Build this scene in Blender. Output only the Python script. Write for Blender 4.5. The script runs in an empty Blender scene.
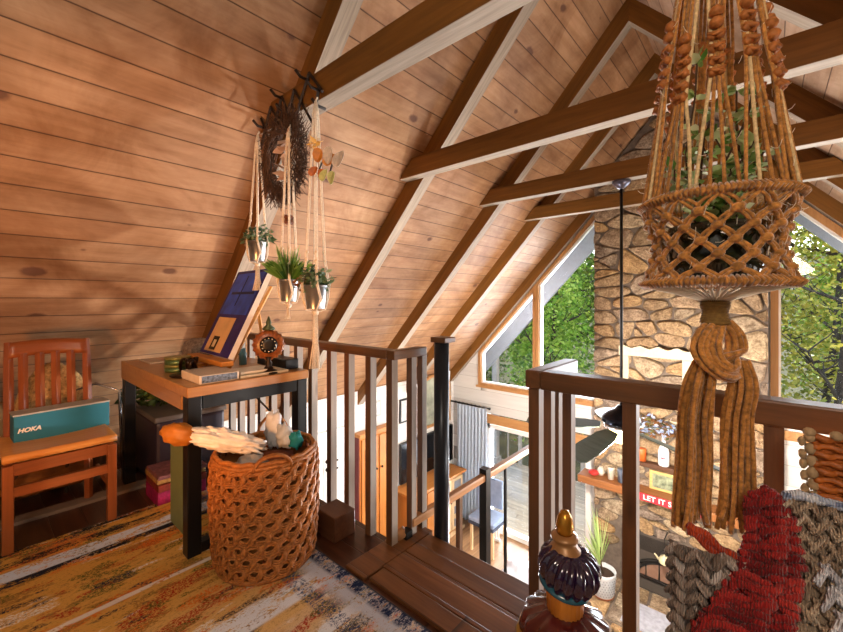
import bpy, bmesh, math, random
from mathutils import Vector, Matrix, noise
random.seed(7)
R = random.Random(11)
C = bpy.context.scene.collection
PI = math.pi

# ------------------------------------------------------------------ materials
def lin(h):
    h = h.lstrip('#'); v = [int(h[i:i+2], 16)/255 for i in (0, 2, 4)]
    return tuple((c/12.92 if c <= .04045 else ((c+.055)/1.055)**2.4) for c in v) + (1,)
class NT:
    def __init__(s, name):
        s.m = bpy.data.materials.new(name); s.m.use_nodes = True
        s.t = s.m.node_tree; s.t.nodes.clear()
        s.out = s.n('ShaderNodeOutputMaterial')
    def n(s, typ, **kw):
        nd = s.t.nodes.new(typ)
        for k, v in kw.items():
            if k.startswith('i_'):
                nd.inputs[k[2:].replace('_', ' ')].default_value = v
            elif k[0] == 'I' and k[1:].isdigit(): nd.inputs[int(k[1:])].default_value = v
            else: setattr(nd, k, v)
        return nd
    def l(s, a, b): s.t.links.new(a, b)
    def bsdf(s, **kw):
        b = s.n('ShaderNodeBsdfPrincipled'); s.l(b.outputs[0], s.out.inputs[0])
        for k, v in kw.items(): b.inputs[k.replace('_', ' ')].default_value = v
        return b
    def ramp(s, fac, stops, interp='LINEAR'):
        r = s.n('ShaderNodeValToRGB'); r.color_ramp.interpolation = interp
        e = r.color_ramp.elements
        while len(e) < len(stops): e.new(.5)
        for el, (p, c) in zip(e, stops):
            el.position = p; el.color = lin(c) if isinstance(c, str) else (c, c, c, 1)
        s.l(fac, r.inputs[0]); return r.outputs[0]
    def mapping(s, scale=(1, 1, 1), rot=(0, 0, 0), coord='Object', vec=None, loc=(0, 0, 0)):
        if vec is None: vec = s.n('ShaderNodeTexCoord').outputs[coord]
        m = s.n('ShaderNodeMapping'); m.inputs['Scale'].default_value = scale
        m.inputs['Rotation'].default_value = rot; m.inputs['Location'].default_value = loc
        s.l(vec, m.inputs[0]); return m.outputs[0]
    def noise(s, vec, scale=5, detail=4, rough=.55, dist=0):
        nz = s.n('ShaderNodeTexNoise'); nz.inputs['Scale'].default_value = scale
        nz.inputs['Detail'].default_value = detail; nz.inputs['Roughness'].default_value = rough
        nz.inputs['Distortion'].default_value = dist
        s.l(vec, nz.inputs['Vector']); return nz.outputs['Fac']
    def math(s, op, a, b=None):
        m = s.n('ShaderNodeMath', operation=op)
        for i, v in enumerate((a, b)):
            if v is None: continue
            if isinstance(v, (int, float)): m.inputs[i].default_value = v
            else: s.l(v, m.inputs[i])
        return m.outputs[0]
    def mix(s, fac, a, b, blend='MIX'):
        m = s.n('ShaderNodeMix', data_type='RGBA', blend_type=blend)
        for i, v in ((0, fac), (6, a), (7, b)):
            if isinstance(v, str): m.inputs[i].default_value = lin(v)
            elif isinstance(v, (int, float)): m.inputs[i].default_value = v
            else: s.l(v, m.inputs[i])
        return m.outputs[2]
    def bump(s, h, b, strength=.3, dist=.01):
        n = s.n('ShaderNodeBump'); n.inputs['Strength'].default_value = strength
        n.inputs['Distance'].default_value = dist
        s.l(h, n.inputs['Height']); s.l(n.outputs[0], b.inputs['Normal'])
MC = {}
def plain(name, col, rough=.6, metal=0, var=.12, scale=14, bump=.15, spec=.4, isl=0, **kw):
    if name in MC: return MC[name]
    t = NT(name); b = t.bsdf(Roughness=rough, Metallic=metal, **kw)
    b.inputs['Specular IOR Level'].default_value = spec
    nz = t.noise(t.mapping(), scale, 5)
    c = lin(col); k = t.mix(1.0, col, t.ramp(nz, [(.25, 1-var*1.6), (.75, 1.0)]), 'MULTIPLY')
    if isl:
        g = t.n('ShaderNodeNewGeometry'); k = t.mix(1.0, k, t.ramp(g.outputs['Random Per Island'], [(0, 1-isl), (1, 1.0)]), 'MULTIPLY')
    t.l(k, b.inputs['Base Color']); t.bump(nz, b, bump, .004)
    MC[name] = t.m; return t.m
def wood(name, dark, light, axis='X', rot=(0, 0, 0), rough=.5, streak=3.0, bump=.25, knots=True, fine=30, spec=.35):
    if name in MC: return MC[name]
    t = NT(name); b = t.bsdf(Roughness=rough); b.inputs['Specular IOR Level'].default_value = spec
    sc = {'X': (.06, 1, 1), 'Y': (1, .06, 1), 'Z': (1, 1, .06)}[axis]
    v0 = t.mapping(rot=rot); v = t.mapping(sc, vec=v0)
    a = t.noise(v, fine, 6, .65, .6); c = t.noise(v, streak, 3, .5, 1.2)
    f = t.math('ADD', t.math('MULTIPLY', a, .55), t.math('MULTIPLY', c, .45))
    col = t.ramp(f, [(.3, dark), (.68, light)])
    if knots:
        k = t.n('ShaderNodeTexVoronoi'); k.inputs['Scale'].default_value = 2.6
        t.l(t.mapping({'X': (.5, 1.6, 1.6), 'Y': (1.6, .5, 1.6), 'Z': (1.6, 1.6, .5)}[axis], vec=v0), k.inputs['Vector'])
        kf = t.ramp(k.outputs['Distance'], [(.03, .42), (.09, 1.0)])
        col = t.mix(1.0, col, kf, 'MULTIPLY')
    t.l(col, b.inputs['Base Color']); t.bump(f, b, bump, .004)
    MC[name] = t.m; return t.m
def emis(name, col, st):
    t = NT(name); e = t.n('ShaderNodeEmission'); e.inputs[0].default_value = lin(col); e.inputs[1].default_value = st
    t.l(e.outputs[0], t.out.inputs[0]); return t.m
def ceiling_mat(name, slope_sign, tones, gap='#3a2114'):
    # tongue-and-groove pine running along Y, boards counted up the slope
    t = NT(name); b = t.bsdf(Roughness=.55); b.inputs['Specular IOR Level'].default_value = .25
    tc = t.n('ShaderNodeTexCoord').outputs['Object']; sp = t.n('ShaderNodeSeparateXYZ'); t.l(tc, sp.inputs[0])
    u = t.math('DIVIDE', sp.outputs['X'], .104)
    u = t.math('ADD', u, 100.3)
    idx = t.math('FLOOR', u); fr = t.math('FRACT', u)
    wn = t.n('ShaderNodeTexWhiteNoise', noise_dimensions='1D'); t.l(idx, wn.inputs['W'])
    # butt joints : length ~2.6 m shifted per board
    y = t.math('ADD', t.math('DIVIDE', sp.outputs['Y'], 60.0), t.math('MULTIPLY', wn.outputs['Value'], 7.3))
    yi = t.math('FLOOR', y); yf = t.math('FRACT', y)
    w2 = t.n('ShaderNodeTexWhiteNoise', noise_dimensions='2D')
    cb = t.n('ShaderNodeCombineXYZ'); t.l(idx, cb.inputs[0]); t.l(yi, cb.inputs[1]); t.l(cb.outputs[0], w2.inputs['Vector'])
    off = t.n('ShaderNodeVectorMath', operation='MULTIPLY_ADD')
    t.l(w2.outputs['Color'], off.inputs[0]); off.inputs[1].default_value = (9, 17, 5); t.l(tc, off.inputs[2])
    v = t.mapping((1, .07, 1), vec=off.outputs[0])
    a = t.noise(v, 28, 6, .65, .8); c = t.noise(t.mapping((1, .16, 1), vec=off.outputs[0]), 5, 3, .5, 2.2)
    f = t.math('ADD', t.math('MULTIPLY', a, .4), t.math('MULTIPLY', c, .6))
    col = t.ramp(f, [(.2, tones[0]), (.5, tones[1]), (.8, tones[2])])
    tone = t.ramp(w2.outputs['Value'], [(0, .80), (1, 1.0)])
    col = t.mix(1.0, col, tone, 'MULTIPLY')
    k = t.n('ShaderNodeTexVoronoi', voronoi_dimensions='2D'); k.inputs['Scale'].default_value = 2.1
    t.l(t.mapping((1.5, .62, 1), vec=off.outputs[0]), k.inputs['Vector'])
    ks = t.n('ShaderNodeSeparateColor'); t.l(k.outputs['Color'], ks.inputs[0])
    kd = t.math('ADD', t.math('ADD', k.outputs['Distance'], t.math('MULTIPLY', ks.outputs[0], .13)), t.math('MULTIPLY', t.noise(off.outputs[0], 22, 2), .04))
    col = t.mix(1.0, col, t.ramp(t.noise(tc, 2.2, 5, .65, .6), [(.3, '#c4b4a4'), (.65, '#ffffff')]), 'MULTIPLY')
    col = t.mix(t.ramp(kd, [(.085, .85), (.115, 0.0)]), col, '#5a3a2c')
    g = t.ramp(fr, [(.0, 0.0), (.035, 1.0), (.965, 1.0), (1.0, 0.0)])
    g2 = t.ramp(yf, [(.0, 0.0), (.0035, 1.0)])
    gg = t.math('MULTIPLY', g, g2)
    col = t.mix(gg, gap, col)
    t.l(col, b.inputs['Base Color']); t.bump(t.math('ADD', t.math('MULTIPLY', gg, 1.0), t.math('MULTIPLY', f, .15)), b, .5, .006)
    return t.m
def plank_mat(name, axis, width, tones, gap, length=2.4, rough=.35, spec=.4, gapw=.02, offset=.0):
    t = NT(name); b = t.bsdf(Roughness=rough); b.inputs['Specular IOR Level'].default_value = spec
    tc = t.n('ShaderNodeTexCoord').outputs['Object']; sp = t.n('ShaderNodeSeparateXYZ'); t.l(tc, sp.inputs[0])
    across, along, sc = {'X': ('Y', 'X', (.07, 1, 1)), 'Y': ('X', 'Y', (1, .07, 1)), 'XZ': ('Z', 'X', (.07, 1, 1)), 'YZ': ('Z', 'Y', (1, .07, 1))}[axis]
    u = t.math('ADD', t.math('DIVIDE', sp.outputs[across], width), 50+offset)
    idx = t.math('FLOOR', u); fr = t.math('FRACT', u)
    wn = t.n('ShaderNodeTexWhiteNoise', noise_dimensions='1D'); t.l(idx, wn.inputs['W'])
    y = t.math('ADD', t.math('DIVIDE', sp.outputs[along], length), t.math('MULTIPLY', wn.outputs['Value'], 7.3))
    yf = t.math('FRACT', y)
    off = t.n('ShaderNodeVectorMath', operation='MULTIPLY_ADD')
    t.l(wn.outputs['Color'], off.inputs[0]); off.inputs[1].default_value = (9, 17, 5); t.l(tc, off.inputs[2])
    f = t.noise(t.mapping(sc, vec=off.outputs[0]), 22, 6, .65, .8)
    col = t.ramp(f, [(.3, tones[0]), (.7, tones[1])])
    col = t.mix(1.0, col, t.ramp(wn.outputs['Value'], [(0, .75), (1, 1.0)]), 'MULTIPLY')
    g = t.math('MULTIPLY', t.ramp(fr, [(0, 0.0), (gapw, 1.0), (1-gapw, 1.0), (1, 0.0)]), t.ramp(yf, [(0, 0.0), (.003, 1.0)]))
    t.l(t.mix(g, gap, col), b.inputs['Base Color'])
    t.bump(t.math('ADD', g, t.math('MULTIPLY', f, .2)), b, .5, .005)
    return t.m

# ------------------------------------------------------------------ mesh builder
class MB:
    def __init__(s): s.v = []; s.f = []; s.mi = []; s.sm = []; s.col = []
    def add(s, vs, fs, mi=0, smooth=False):
        n = len(s.v); s.v += [tuple(v) for v in vs]
        for f in fs: s.f.append(tuple(n+i for i in f)); s.mi.append(mi); s.sm.append(smooth)
        return s
    def box(s, a, b, mi=0, M=None, mats=None):
        x0, y0, z0 = a; x1, y1, z1 = b
        v = [(x0,y0,z0),(x1,y0,z0),(x1,y1,z0),(x0,y1,z0),(x0,y0,z1),(x1,y0,z1),(x1,y1,z1),(x0,y1,z1)]
        if M: v = [M @ Vector(p) for p in v]
        n = len(s.v); s.v += [tuple(p) for p in v]
        for k, f in enumerate([(3,2,1,0),(4,5,6,7),(0,1,5,4),(1,2,6,5),(2,3,7,6),(3,0,4,7)]):
            s.f.append(tuple(n+i for i in f)); s.mi.append(mats[k] if mats else mi); s.sm.append(False)
        return s
    def prism(s, poly, d0, d1, plane='XZ', mi=0):
        # poly in the plane, extruded from d0 to d1 along the third axis
        def P(p, d): return {'XZ': (p[0], d, p[1]), 'XY': (p[0], p[1], d), 'YZ': (d, p[0], p[1])}[plane]
        n = len(poly); v = [P(p, d0) for p in poly]+[P(p, d1) for p in poly]
        f = [tuple(range(n)), tuple(range(2*n-1, n-1, -1))]+[(i, i+n, (i+1) % n+n, (i+1) % n) for i in range(n)]
        return s.add(v, f, mi)
    def tube(s, pts, r, n=8, mi=0, closed=False, caps=True, smooth=True, up=None):
        pts = [Vector(p) for p in pts]; m = len(pts)
        if m < 2: return s
        rr = r if isinstance(r, (list, tuple)) else [r]*m
        vs = []; prev = None
        for i, p in enumerate(pts):
            if closed: d = pts[(i+1) % m]-pts[i-1]
            else: d = pts[min(i+1, m-1)]-pts[max(i-1, 0)]
            if d.length < 1e-9: d = Vector((0, 0, 1))
            d.normalize()
            if prev is None:
                a = Vector((0, 0, 1)) if abs(d.z) < .9 else Vector((1, 0, 0))
                prev = d.cross(a).normalized()
            else:
                prev = prev-d*prev.dot(d)
                if prev.length < 1e-6: prev = d.orthogonal()
                prev.normalize()
            q = d.cross(prev)
            for k in range(n):
                a = 2*PI*k/n; vs.append(p+(prev*math.cos(a)+q*math.sin(a))*rr[i])
        fs = []
        for i in range(m if closed else m-1):
            j = (i+1) % m
            for k in range(n): fs.append((i*n+k, i*n+(k+1) % n, j*n+(k+1) % n, j*n+k))
        if caps and not closed: fs += [tuple(range(n-1, -1, -1)), tuple((m-1)*n+k for k in range(n))]
        return s.add(vs, fs, mi, smooth)
    def lathe(s, c, prof, n=24, mi=0, smooth=True, flute=0, famp=0, caps=True, M=None, sx=1, sy=1):
        vs = []; m = len(prof)
        for (r, z) in prof:
            for k in range(n):
                a = 2*PI*k/n; q = r*(1+(famp*(abs(math.cos(a*flute/2))-.6) if flute else 0))
                p = Vector((q*math.cos(a)*sx, q*math.sin(a)*sy, z))
                if M: p = M @ p
                vs.append(p+Vector(c))
        fs = [(i*n+k, i*n+(k+1) % n, (i+1)*n+(k+1) % n, (i+1)*n+k) for i in range(m-1) for k in range(n)]
        if caps: fs += [tuple(range(n-1, -1, -1)), tuple((m-1)*n+k for k in range(n))]
        return s.add(vs, fs, mi, smooth)
    def ball(s, c, r, n=10, m=6, mi=0, M=None, nz=0, smooth=True, seed=0):
        if isinstance(r, (int, float)): r = (r, r, r)
        vs = [];
        for i in range(m+1):
            ph = PI*i/m
            for k in range(n):
                a = 2*PI*k/n; p = Vector((math.sin(ph)*math.cos(a), math.sin(ph)*math.sin(a), math.cos(ph)))
                if nz: p *= 1+nz*noise.noise(p*1.7+Vector((seed*3.1, seed*1.7, seed)))
                p = Vector((p.x*r[0], p.y*r[1], p.z*r[2]))
                if M: p = M @ p
                vs.append(p+Vector(c))
        fs = []
        for i in range(m):
            for k in range(n): fs.append(((i+1)*n+k, (i+1)*n+(k+1) % n, i*n+(k+1) % n, i*n+k))
        return s.add(vs, fs, mi, smooth)
    def grid(s, fn, nu, nv, mi=0, smooth=True, two=False, cu=False):
        vs = [fn(i/nu, j/nv) for j in range(nv+1) for i in range(nu+1)]
        fs = [(j*(nu+1)+i, j*(nu+1)+i+1, (j+1)*(nu+1)+i+1, (j+1)*(nu+1)+i) for j in range(nv) for i in range(nu)]
        return s.add(vs, fs, mi, smooth)
    def quad(s, a, b, c, d, mi=0): return s.add([a, b, c, d], [(0, 1, 2, 3)], mi)
    def build(s, name, mat, parent=None, bevel=0, solid=0, subd=0):
        me = bpy.data.meshes.new(name); o0 = wl(parent)
        me.from_pydata([(x-o0[0], y-o0[1], z-o0[2]) for x, y, z in s.v], [], s.f)
        for m in (mat if isinstance(mat, (list, tuple)) else [mat]): me.materials.append(m)
        me.polygons.foreach_set('material_index', s.mi); me.polygons.foreach_set('use_smooth', s.sm)
        me.update(); me.validate()
        o = bpy.data.objects.new(name, me); C.objects.link(o)
        if parent: o.parent = parent
        if solid:
            q = o.modifiers.new('s', 'SOLIDIFY'); q.thickness = solid; q.offset = 0
        if subd:
            q = o.modifiers.new('u', 'SUBSURF'); q.levels = q.render_levels = subd
        if bevel:
            q = o.modifiers.new('b', 'BEVEL'); q.width = bevel; q.segments = 2; q.limit_method = 'ANGLE'
        return o
def wl(o):
    v = Vector((0, 0, 0))
    while o is not None: v += o.location; o = o.parent
    return v
def sp(P, k=4):
    # Catmull-Rom smoothing of a polyline
    P = [Vector(p) for p in P]; out = []
    for i in range(len(P)-1):
        a, b, c, d = P[max(i-1, 0)], P[i], P[i+1], P[min(i+2, len(P)-1)]
        for j in range(k):
            t = j/k; out.append(.5*((2*b)+(c-a)*t+(2*a-5*b+4*c-d)*t*t+(3*b-a-3*c+d)*t**3))
    return out+[P[-1]]
def tag(o, label=None, cat=None, group=None, kind=None):
    for k, v in (('label', label), ('category', cat), ('group', group), ('kind', kind)):
        if v: o[k] = v
    return o
def empty(name, loc, label, cat, group=None):
    o = bpy.data.objects.new(name, None); C.objects.link(o); o.location = loc; o.empty_display_size = .05
    return tag(o, label, cat, group)
def base(mb, o): return o
def recenter(o):
    # put the origin of a single-mesh thing at its base centre
    me = o.data; co = [v.co for v in me.vertices]
    c = Vector((sum(v.x for v in co)/len(co), sum(v.y for v in co)/len(co), min(v.z for v in co)))
    me.transform(Matrix.Translation(-c)); o.location = c
    return o
def copy_tree(o, delta, label=None, parent=None):
    c = o.copy(); C.objects.link(c)
    if parent: c.parent = parent
    else: c.location = o.location+Vector(delta)
    if label: c['label'] = label
    for ch in list(o.children): copy_tree(ch, delta, None, c)
    return c
def struct(mb, name, mat, parent=None, **kw):
    o = mb.build(name, mat, parent, **kw)
    if not parent: o['kind'] = 'structure'
    return o
def text(body, size, mat, parent, M, name='lettering', ext=.0008, shear=0, space=1.0, offset=0):
    cu = bpy.data.curves.new(name, 'FONT'); cu.body = body; cu.size = size; cu.extrude = ext; cu.shear = shear
    cu.align_x = 'CENTER'; cu.align_y = 'CENTER'; cu.space_character = space; cu.offset = offset
    cu.materials.append(mat)
    tmp = bpy.data.objects.new(name, cu); me = bpy.data.meshes.new_from_object(tmp)
    bpy.data.objects.remove(tmp); o = bpy.data.objects.new(name, me); C.objects.link(o); o.parent = parent
    o.matrix_local = Matrix.Translation(-wl(parent)) @ M
    return o

# ------------------------------------------------------------------ camera
H = 1.2; YAW = math.radians(41.35)
cam = bpy.data.cameras.new('camera'); cam.sensor_width = 36; cam.lens = 36*394/843; cam.shift_y = -16/843
cam.clip_start = .05; cam.clip_end = 300
co = bpy.data.objects.new('camera', cam); C.objects.link(co); co.location = (0, 0, H); co.rotation_euler = (PI/2, 0, YAW)
bpy.context.scene.camera = co
ca, sa = math.cos(YAW), math.sin(YAW)
def W(d, r, z): return Vector((-sa*d+ca*r, ca*d+sa*r, z))     # depth / sideways distance / height -> world

# ------------------------------------------------------------------ palette
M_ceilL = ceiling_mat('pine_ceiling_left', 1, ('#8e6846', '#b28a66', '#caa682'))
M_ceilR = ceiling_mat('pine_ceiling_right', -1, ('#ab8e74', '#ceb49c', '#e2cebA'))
TH = math.atan(1.09)
beam_brown = lambda ax, rot=(0, 0, 0), nm='': wood('beam_brown'+ax+nm, '#58380f', '#8c5c22', ax, rot, rough=.6)
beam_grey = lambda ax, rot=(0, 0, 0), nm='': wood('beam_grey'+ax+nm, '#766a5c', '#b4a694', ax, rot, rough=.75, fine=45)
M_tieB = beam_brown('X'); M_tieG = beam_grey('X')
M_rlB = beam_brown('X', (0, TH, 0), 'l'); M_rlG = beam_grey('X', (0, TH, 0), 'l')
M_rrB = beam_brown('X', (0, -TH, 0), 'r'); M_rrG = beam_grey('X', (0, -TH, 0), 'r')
M_railX = wood('rail_woodX', '#3e2612', '#744c2a', 'X', rough=.38, spec=.5)
M_railY = wood('rail_woodY', '#3e2612', '#744c2a', 'Y', rough=.38, spec=.5)
M_bal = wood('baluster_wood', '#3e2616', '#734c2c', 'Z', rough=.42, spec=.5)
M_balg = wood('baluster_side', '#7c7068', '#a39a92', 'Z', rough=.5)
M_floor = plank_mat('loft_boards', 'X', .135, ('#2e170c', '#5a3320'), '#120804', rough=.3, spec=.5)
M_land = plank_mat('landing_boards', 'X', .105, ('#5b3318', '#8a5a34'), '#25130a', length=6, rough=.38, offset=.35)
M_trimO = wood('orange_trim', '#98683a', '#c0905c', 'Z', rough=.5)
M_trimOx = wood('orange_trim_x', '#98683a', '#c0905c', 'X', rough=.5)
M_trimOr = wood('orange_trim_r', '#98683a', '#c0905c', 'X', (0, TH, 0), rough=.5)
M_white = plank_mat('white_boards', 'XZ', .235, ('#e2e0dc', '#efeeea'), '#77736c', length=40, rough=.6, gapw=.015)
M_whiteY = plank_mat('white_boards_side', 'YZ', .235, ('#e2e0dc', '#efeeea'), '#9a968e', length=40, rough=.6, gapw=.01)
M_wp = plain('white_paint', '#eeece8', .4, var=.04)
M_black = plain('black_steel', '#17181a', .38, metal=.3, var=.2)
M_blk = plain('black_plastic', '#0c0c0e', .35, var=.1)
M_lowfloor = plank_mat('lower_boards', 'Y', .12, ('#9b7350', '#c49b70'), '#4b3320', rough=.35)
def glass_mat():
    t = NT('window_glass'); g = t.n('ShaderNodeBsdfGlossy'); g.inputs['Roughness'].default_value = .02
    tr = t.n('ShaderNodeBsdfTransparent'); tr.inputs[0].default_value = (.96, .98, .97, 1)
    lw = t.n('ShaderNodeFresnel'); lw.inputs[0].default_value = 1.35
    mx = t.n('ShaderNodeMixShader'); t.l(lw.outputs[0], mx.inputs[0]); t.l(tr.outputs[0], mx.inputs[1]); t.l(g.outputs[0], mx.inputs[2])
    t.l(mx.outputs[0], t.out.inputs[0]); return t.m
M_glass = glass_mat()

# ------------------------------------------------------------------ room shell
RX = -.92                                     # ridge line
KB, KR = 3.37, 3.17                            # board plane, rafter undersides
zb = lambda x: 1.2+1.09*((x if x < RX else 2*RX-x)+KB)
zr = lambda x: 1.2+1.09*((x if x < RX else 2*RX-x)+KR)
XL, XR = -4.62, 2.78; YB, YG = -3.4, 6.2; ZF = -2.95
# left + right roof boards
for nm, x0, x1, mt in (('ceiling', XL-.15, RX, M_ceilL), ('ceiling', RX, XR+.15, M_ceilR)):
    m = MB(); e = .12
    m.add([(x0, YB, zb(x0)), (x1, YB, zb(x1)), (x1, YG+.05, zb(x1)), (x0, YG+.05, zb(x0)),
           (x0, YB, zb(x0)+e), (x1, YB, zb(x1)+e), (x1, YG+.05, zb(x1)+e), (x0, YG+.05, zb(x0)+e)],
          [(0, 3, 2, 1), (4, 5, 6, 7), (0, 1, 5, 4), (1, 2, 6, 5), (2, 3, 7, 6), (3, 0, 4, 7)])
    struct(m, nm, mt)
# rear gable behind the camera (plain boards)
m = MB(); m.prism([(XL, ZF), (XR, ZF), (XR, zb(XR)), (RX, zb(RX)), (XL, zb(XL))], YB-.1, YB, 'XZ'); struct(m, 'wall_rear', M_white)
# side walls of the lower room
m = MB(); m.box((XL-.12, YB, ZF), (XL, YG, zb(XL)-.01)); struct(m, 'wall_left', M_whiteY)
m = MB(); m.box((XR, YB, ZF), (XR+.12, YG, zb(XR)-.01)); struct(m, 'wall_right', M_whiteY)
m = MB(); m.box((XL, YB, ZF-.15), (XR, YG, ZF)); struct(m, 'floor', M_lowfloor)
# far gable wall, pieces round the openings
WB = -.376
m = MB()
def gp(poly): m.prism(poly, YG, YG+.14, 'XZ')
gp([(XL, -.86), (XR, -.86), (XR, WB), (XL, WB)])
gp([(XL, WB), (-4.05, WB), (-4.05, zb(-4.05)), (XL, zb(XL))])
gp([(-1.9, WB), (.06, WB), (.06, zb(.06)), (RX, zb(RX)), (-1.9, zb(-1.9))])
gp([(2.2, WB), (XR, WB), (XR, zb(XR)), (2.2, zb(2.2))])
gp([(XL, ZF), (-3.86, ZF), (-3.86, -.86), (XL, -.86)])
gp([(-2.02, ZF), (XR, ZF), (XR, -.86), (-2.02, -.86)])
gp([(-4.05, zr(-4.05)), (-1.9, zr(-1.9)), (-1.9, zb(-1.9)), (-4.05, zb(-4.05))])
gp([(.06, zr(.06)), (2.2, zr(2.2)), (2.2, zb(2.2)), (.06, zb(.06))])
struct(m, 'wall_far', M_white)
# orange sill board, header board above the sliding door, groove strips
m = MB(); m.box((-4.08, YG-.04, WB-.035), (-1.87, YG-.001, WB+.005)); m.box((.0, YG-.04, WB-.035), (2.25, YG-.001, WB+.005)); struct(m, 'trim_1', M_trimOx, bevel=.004)
m = MB(); m.box((-3.9, YG-.04, -1.03), (-1.9, YG-.001, -.87)); struct(m, 'trim_2', M_trimOx, bevel=.004)
def window(nm, poly, sides=.05):
    # frame boards round a polygon (inner white lip) + glass
    cx = sum(p[0] for p in poly)/len(poly); cz = sum(p[1] for p in poly)/len(poly)
    def inset(P, d):
        out = []; n = len(P)
        for i in range(n):
            a, b, c = Vector(P[i-1]), Vector(P[i]), Vector(P[(i+1) % n])
            e1 = (b-a).normalized(); e2 = (c-b).normalized()
            n1 = Vector((-e1.y, e1.x)); n2 = Vector((-e2.y, e2.x))
            if n1.dot(Vector((cx, cz))-b) < 0: n1, n2 = -n1, -n2
            k = n1+n2; k = k/max(k.dot(n1), .25); out.append(tuple(b+k*d))
        return out
    def ring(P, Q, y0, y1):
        q = MB(); n = len(P)
        v = [(p[0], y0, p[1]) for p in P]+[(p[0], y0, p[1]) for p in Q]+[(p[0], y1, p[1]) for p in P]+[(p[0], y1, p[1]) for p in Q]
        f = []
        for i in range(n):
            j = (i+1) % n
            f += [(i, j, n+j, n+i), (2*n+i, 3*n+i, 3*n+j, 2*n+j), (i, 2*n+i, 2*n+j, j), (n+i, n+j, 3*n+j, 3*n+i)]
        return q.add(v, f)
    P1 = inset(poly, sides); P2 = inset(poly, sides+.022)
    w = ring(poly, P1, YG-.035, YG+.12).build(nm, M_trimO); w['kind'] = 'structure'
    ring(P1, P2, YG+.01, YG+.10).build('window_bead', M_wp, w)
    g = MB(); g.prism(P1, YG+.05, YG+.058, 'XZ'); g.build('window_pane', M_glass, w)
    return w
window('window_1', [(-4.03, WB), (-2.905, WB), (-2.905, zr(-2.905)-.02), (-4.03, zr(-4.03)-.02)])
window('window_2', [(-2.90, WB), (-1.86, WB), (-1.86, zr(-1.86)-.02), (-2.90, zr(-2.90)-.02)])
window('window_3', [(.02, WB), (2.15, WB), (2.15, zr(2.15)-.02), (.02, zr(.02)-.02)], .07)
# sliding glass door
d = MB()
for x0, x1 in ((-3.86, -3.78), (-2.98, -2.90), (-2.1, -2.02)): d.box((x0, YG-.02, ZF), (x1, YG+.1, -1.05))
d.box((-3.86, YG-.02, -1.12), (-2.02, YG+.1, -1.05)); d.box((-3.86, YG-.02, ZF), (-2.02, YG+.1, ZF+.08))
door1 = struct(d, 'door_1', M_wp, bevel=.004)
for x0, x1, y in ((-3.78, -2.98, YG+.03), (-2.90, -2.1, YG+.06)):
    MB().box((x0, y, ZF+.08), (x1, y+.008, -1.12)).build('door_pane', M_glass, door1)
MB().box((-3.02, YG-.05, -2.1), (-2.99, YG-.02, -1.8)).build('door_handle', M_black, door1)
# white door in the lower side wall
dd = struct(MB().box((XL, 2.62, ZF), (XL+.045, 3.6, -.62)), 'door_2', M_wp, bevel=.005)
q = MB()
for z0, z1 in ((-2.75, -2.0), (-1.85, -.85)):
    q.box((XL+.045, 2.76, z0), (XL+.052, 3.06, z1)); q.box((XL+.045, 3.16, z0), (XL+.052, 3.46, z1))
q.build('door_panel', plain('door_panel_white', '#dcd9d4', .4, var=.05), dd, bevel=.004)
for z in (-1.03, -1.14):
    h = MB(); h.tube([(XL+.045, 3.22, z), (XL+.10, 3.22, z), (XL+.11, 3.36, z)], .014, 8); h.ball((XL+.06, 3.22, z), .03, 10, 6); h.build('door_handle', M_black, dd)
# loft platform
m = MB()
m.prism([(-4.28, YB+.01), (2.38, YB+.01), (2.38, 1.38), (-.56, 1.38), (-.56, 1.40), (-1.42, 1.40), (-1.42, 1.38), (-4.28, 1.38)], -.24, 0, 'XY')
struct(m, 'floor', M_floor)
lp = MB()
for i, (y0, y1) in enumerate(((1.115, 1.20), (1.205, 1.345), (1.35, 1.53))):
    lp.box((-1.29 if i else -1.28, y0, -.001), (-.56, y1, .014))
lp.box((-1.42, 1.10, -.001), (-1.295, 1.56, .014)); lp.box((-1.29, 1.395, -.24), (-.56, 1.53, .0)); lp.box((-1.42, 1.395, -.24), (-1.295, 1.56, 0))
struct(lp, 'trim_3', M_land, bevel=.003)
m = MB(); m.box((-3.09, -3.3, 0), (-3.0, .66, .018)); m.box((-3.09, .66, 0), (-3.0, 1.36, .018))
struct(m, 'trim_4', plain('grey_threshold', '#7a6a5c', .5))
# stair flight below the gap in the railing
st = empty('loft_stair', (-.95, 1.55, -1.0), 'steep wooden stair flight dropping from the boarded landing beyond the rail gap', 'stairs')
for i in range(4):
    MB().box((-1.28, 1.56+i*.2, -.25-.24*i), (-.6, 1.80+i*.2, -.21-.24*i)).build('tread', M_land, st, bevel=.004)
MB().box((-1.30, 2.35, -1.04), (-.5, 2.75, -.99)).build('stair_landing', M_land, st)
q = MB(); q.prism([(1.54, -.02), (1.54, -.30), (2.5, -1.45), (2.76, -1.30), (2.76, -1.0)], -1.34, -1.30, 'YZ'); q.build('stringer', M_railY, st)
for x, y in ((-1.27, 2.7), (-.53, 2.7)): MB().box((x-.04, y-.04, ZF), (x+.04, y+.04, -1.04)).build('post', M_bal, st)
hr = empty('stair_handrail', (-1.35, 2.1, -1.0), 'sloping wooden stair handrail on black posts seen through the gap', 'handrail')
MB().box((-1.38, 1.46, .05), (-1.34, 3.0, .095)).build('top_rail', wood('handrail_wood', '#7b4f2a', '#b07e4e', 'Y', rough=.4), hr, bevel=.008)
q = MB(); q.tube([(-1.36, 1.42, .05), (-1.46, 1.33, -.06), (-1.6, 1.2+.22, -.30)], .026, 8); q.build('lower_rail', MC['handrail_wood'], hr)
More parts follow.
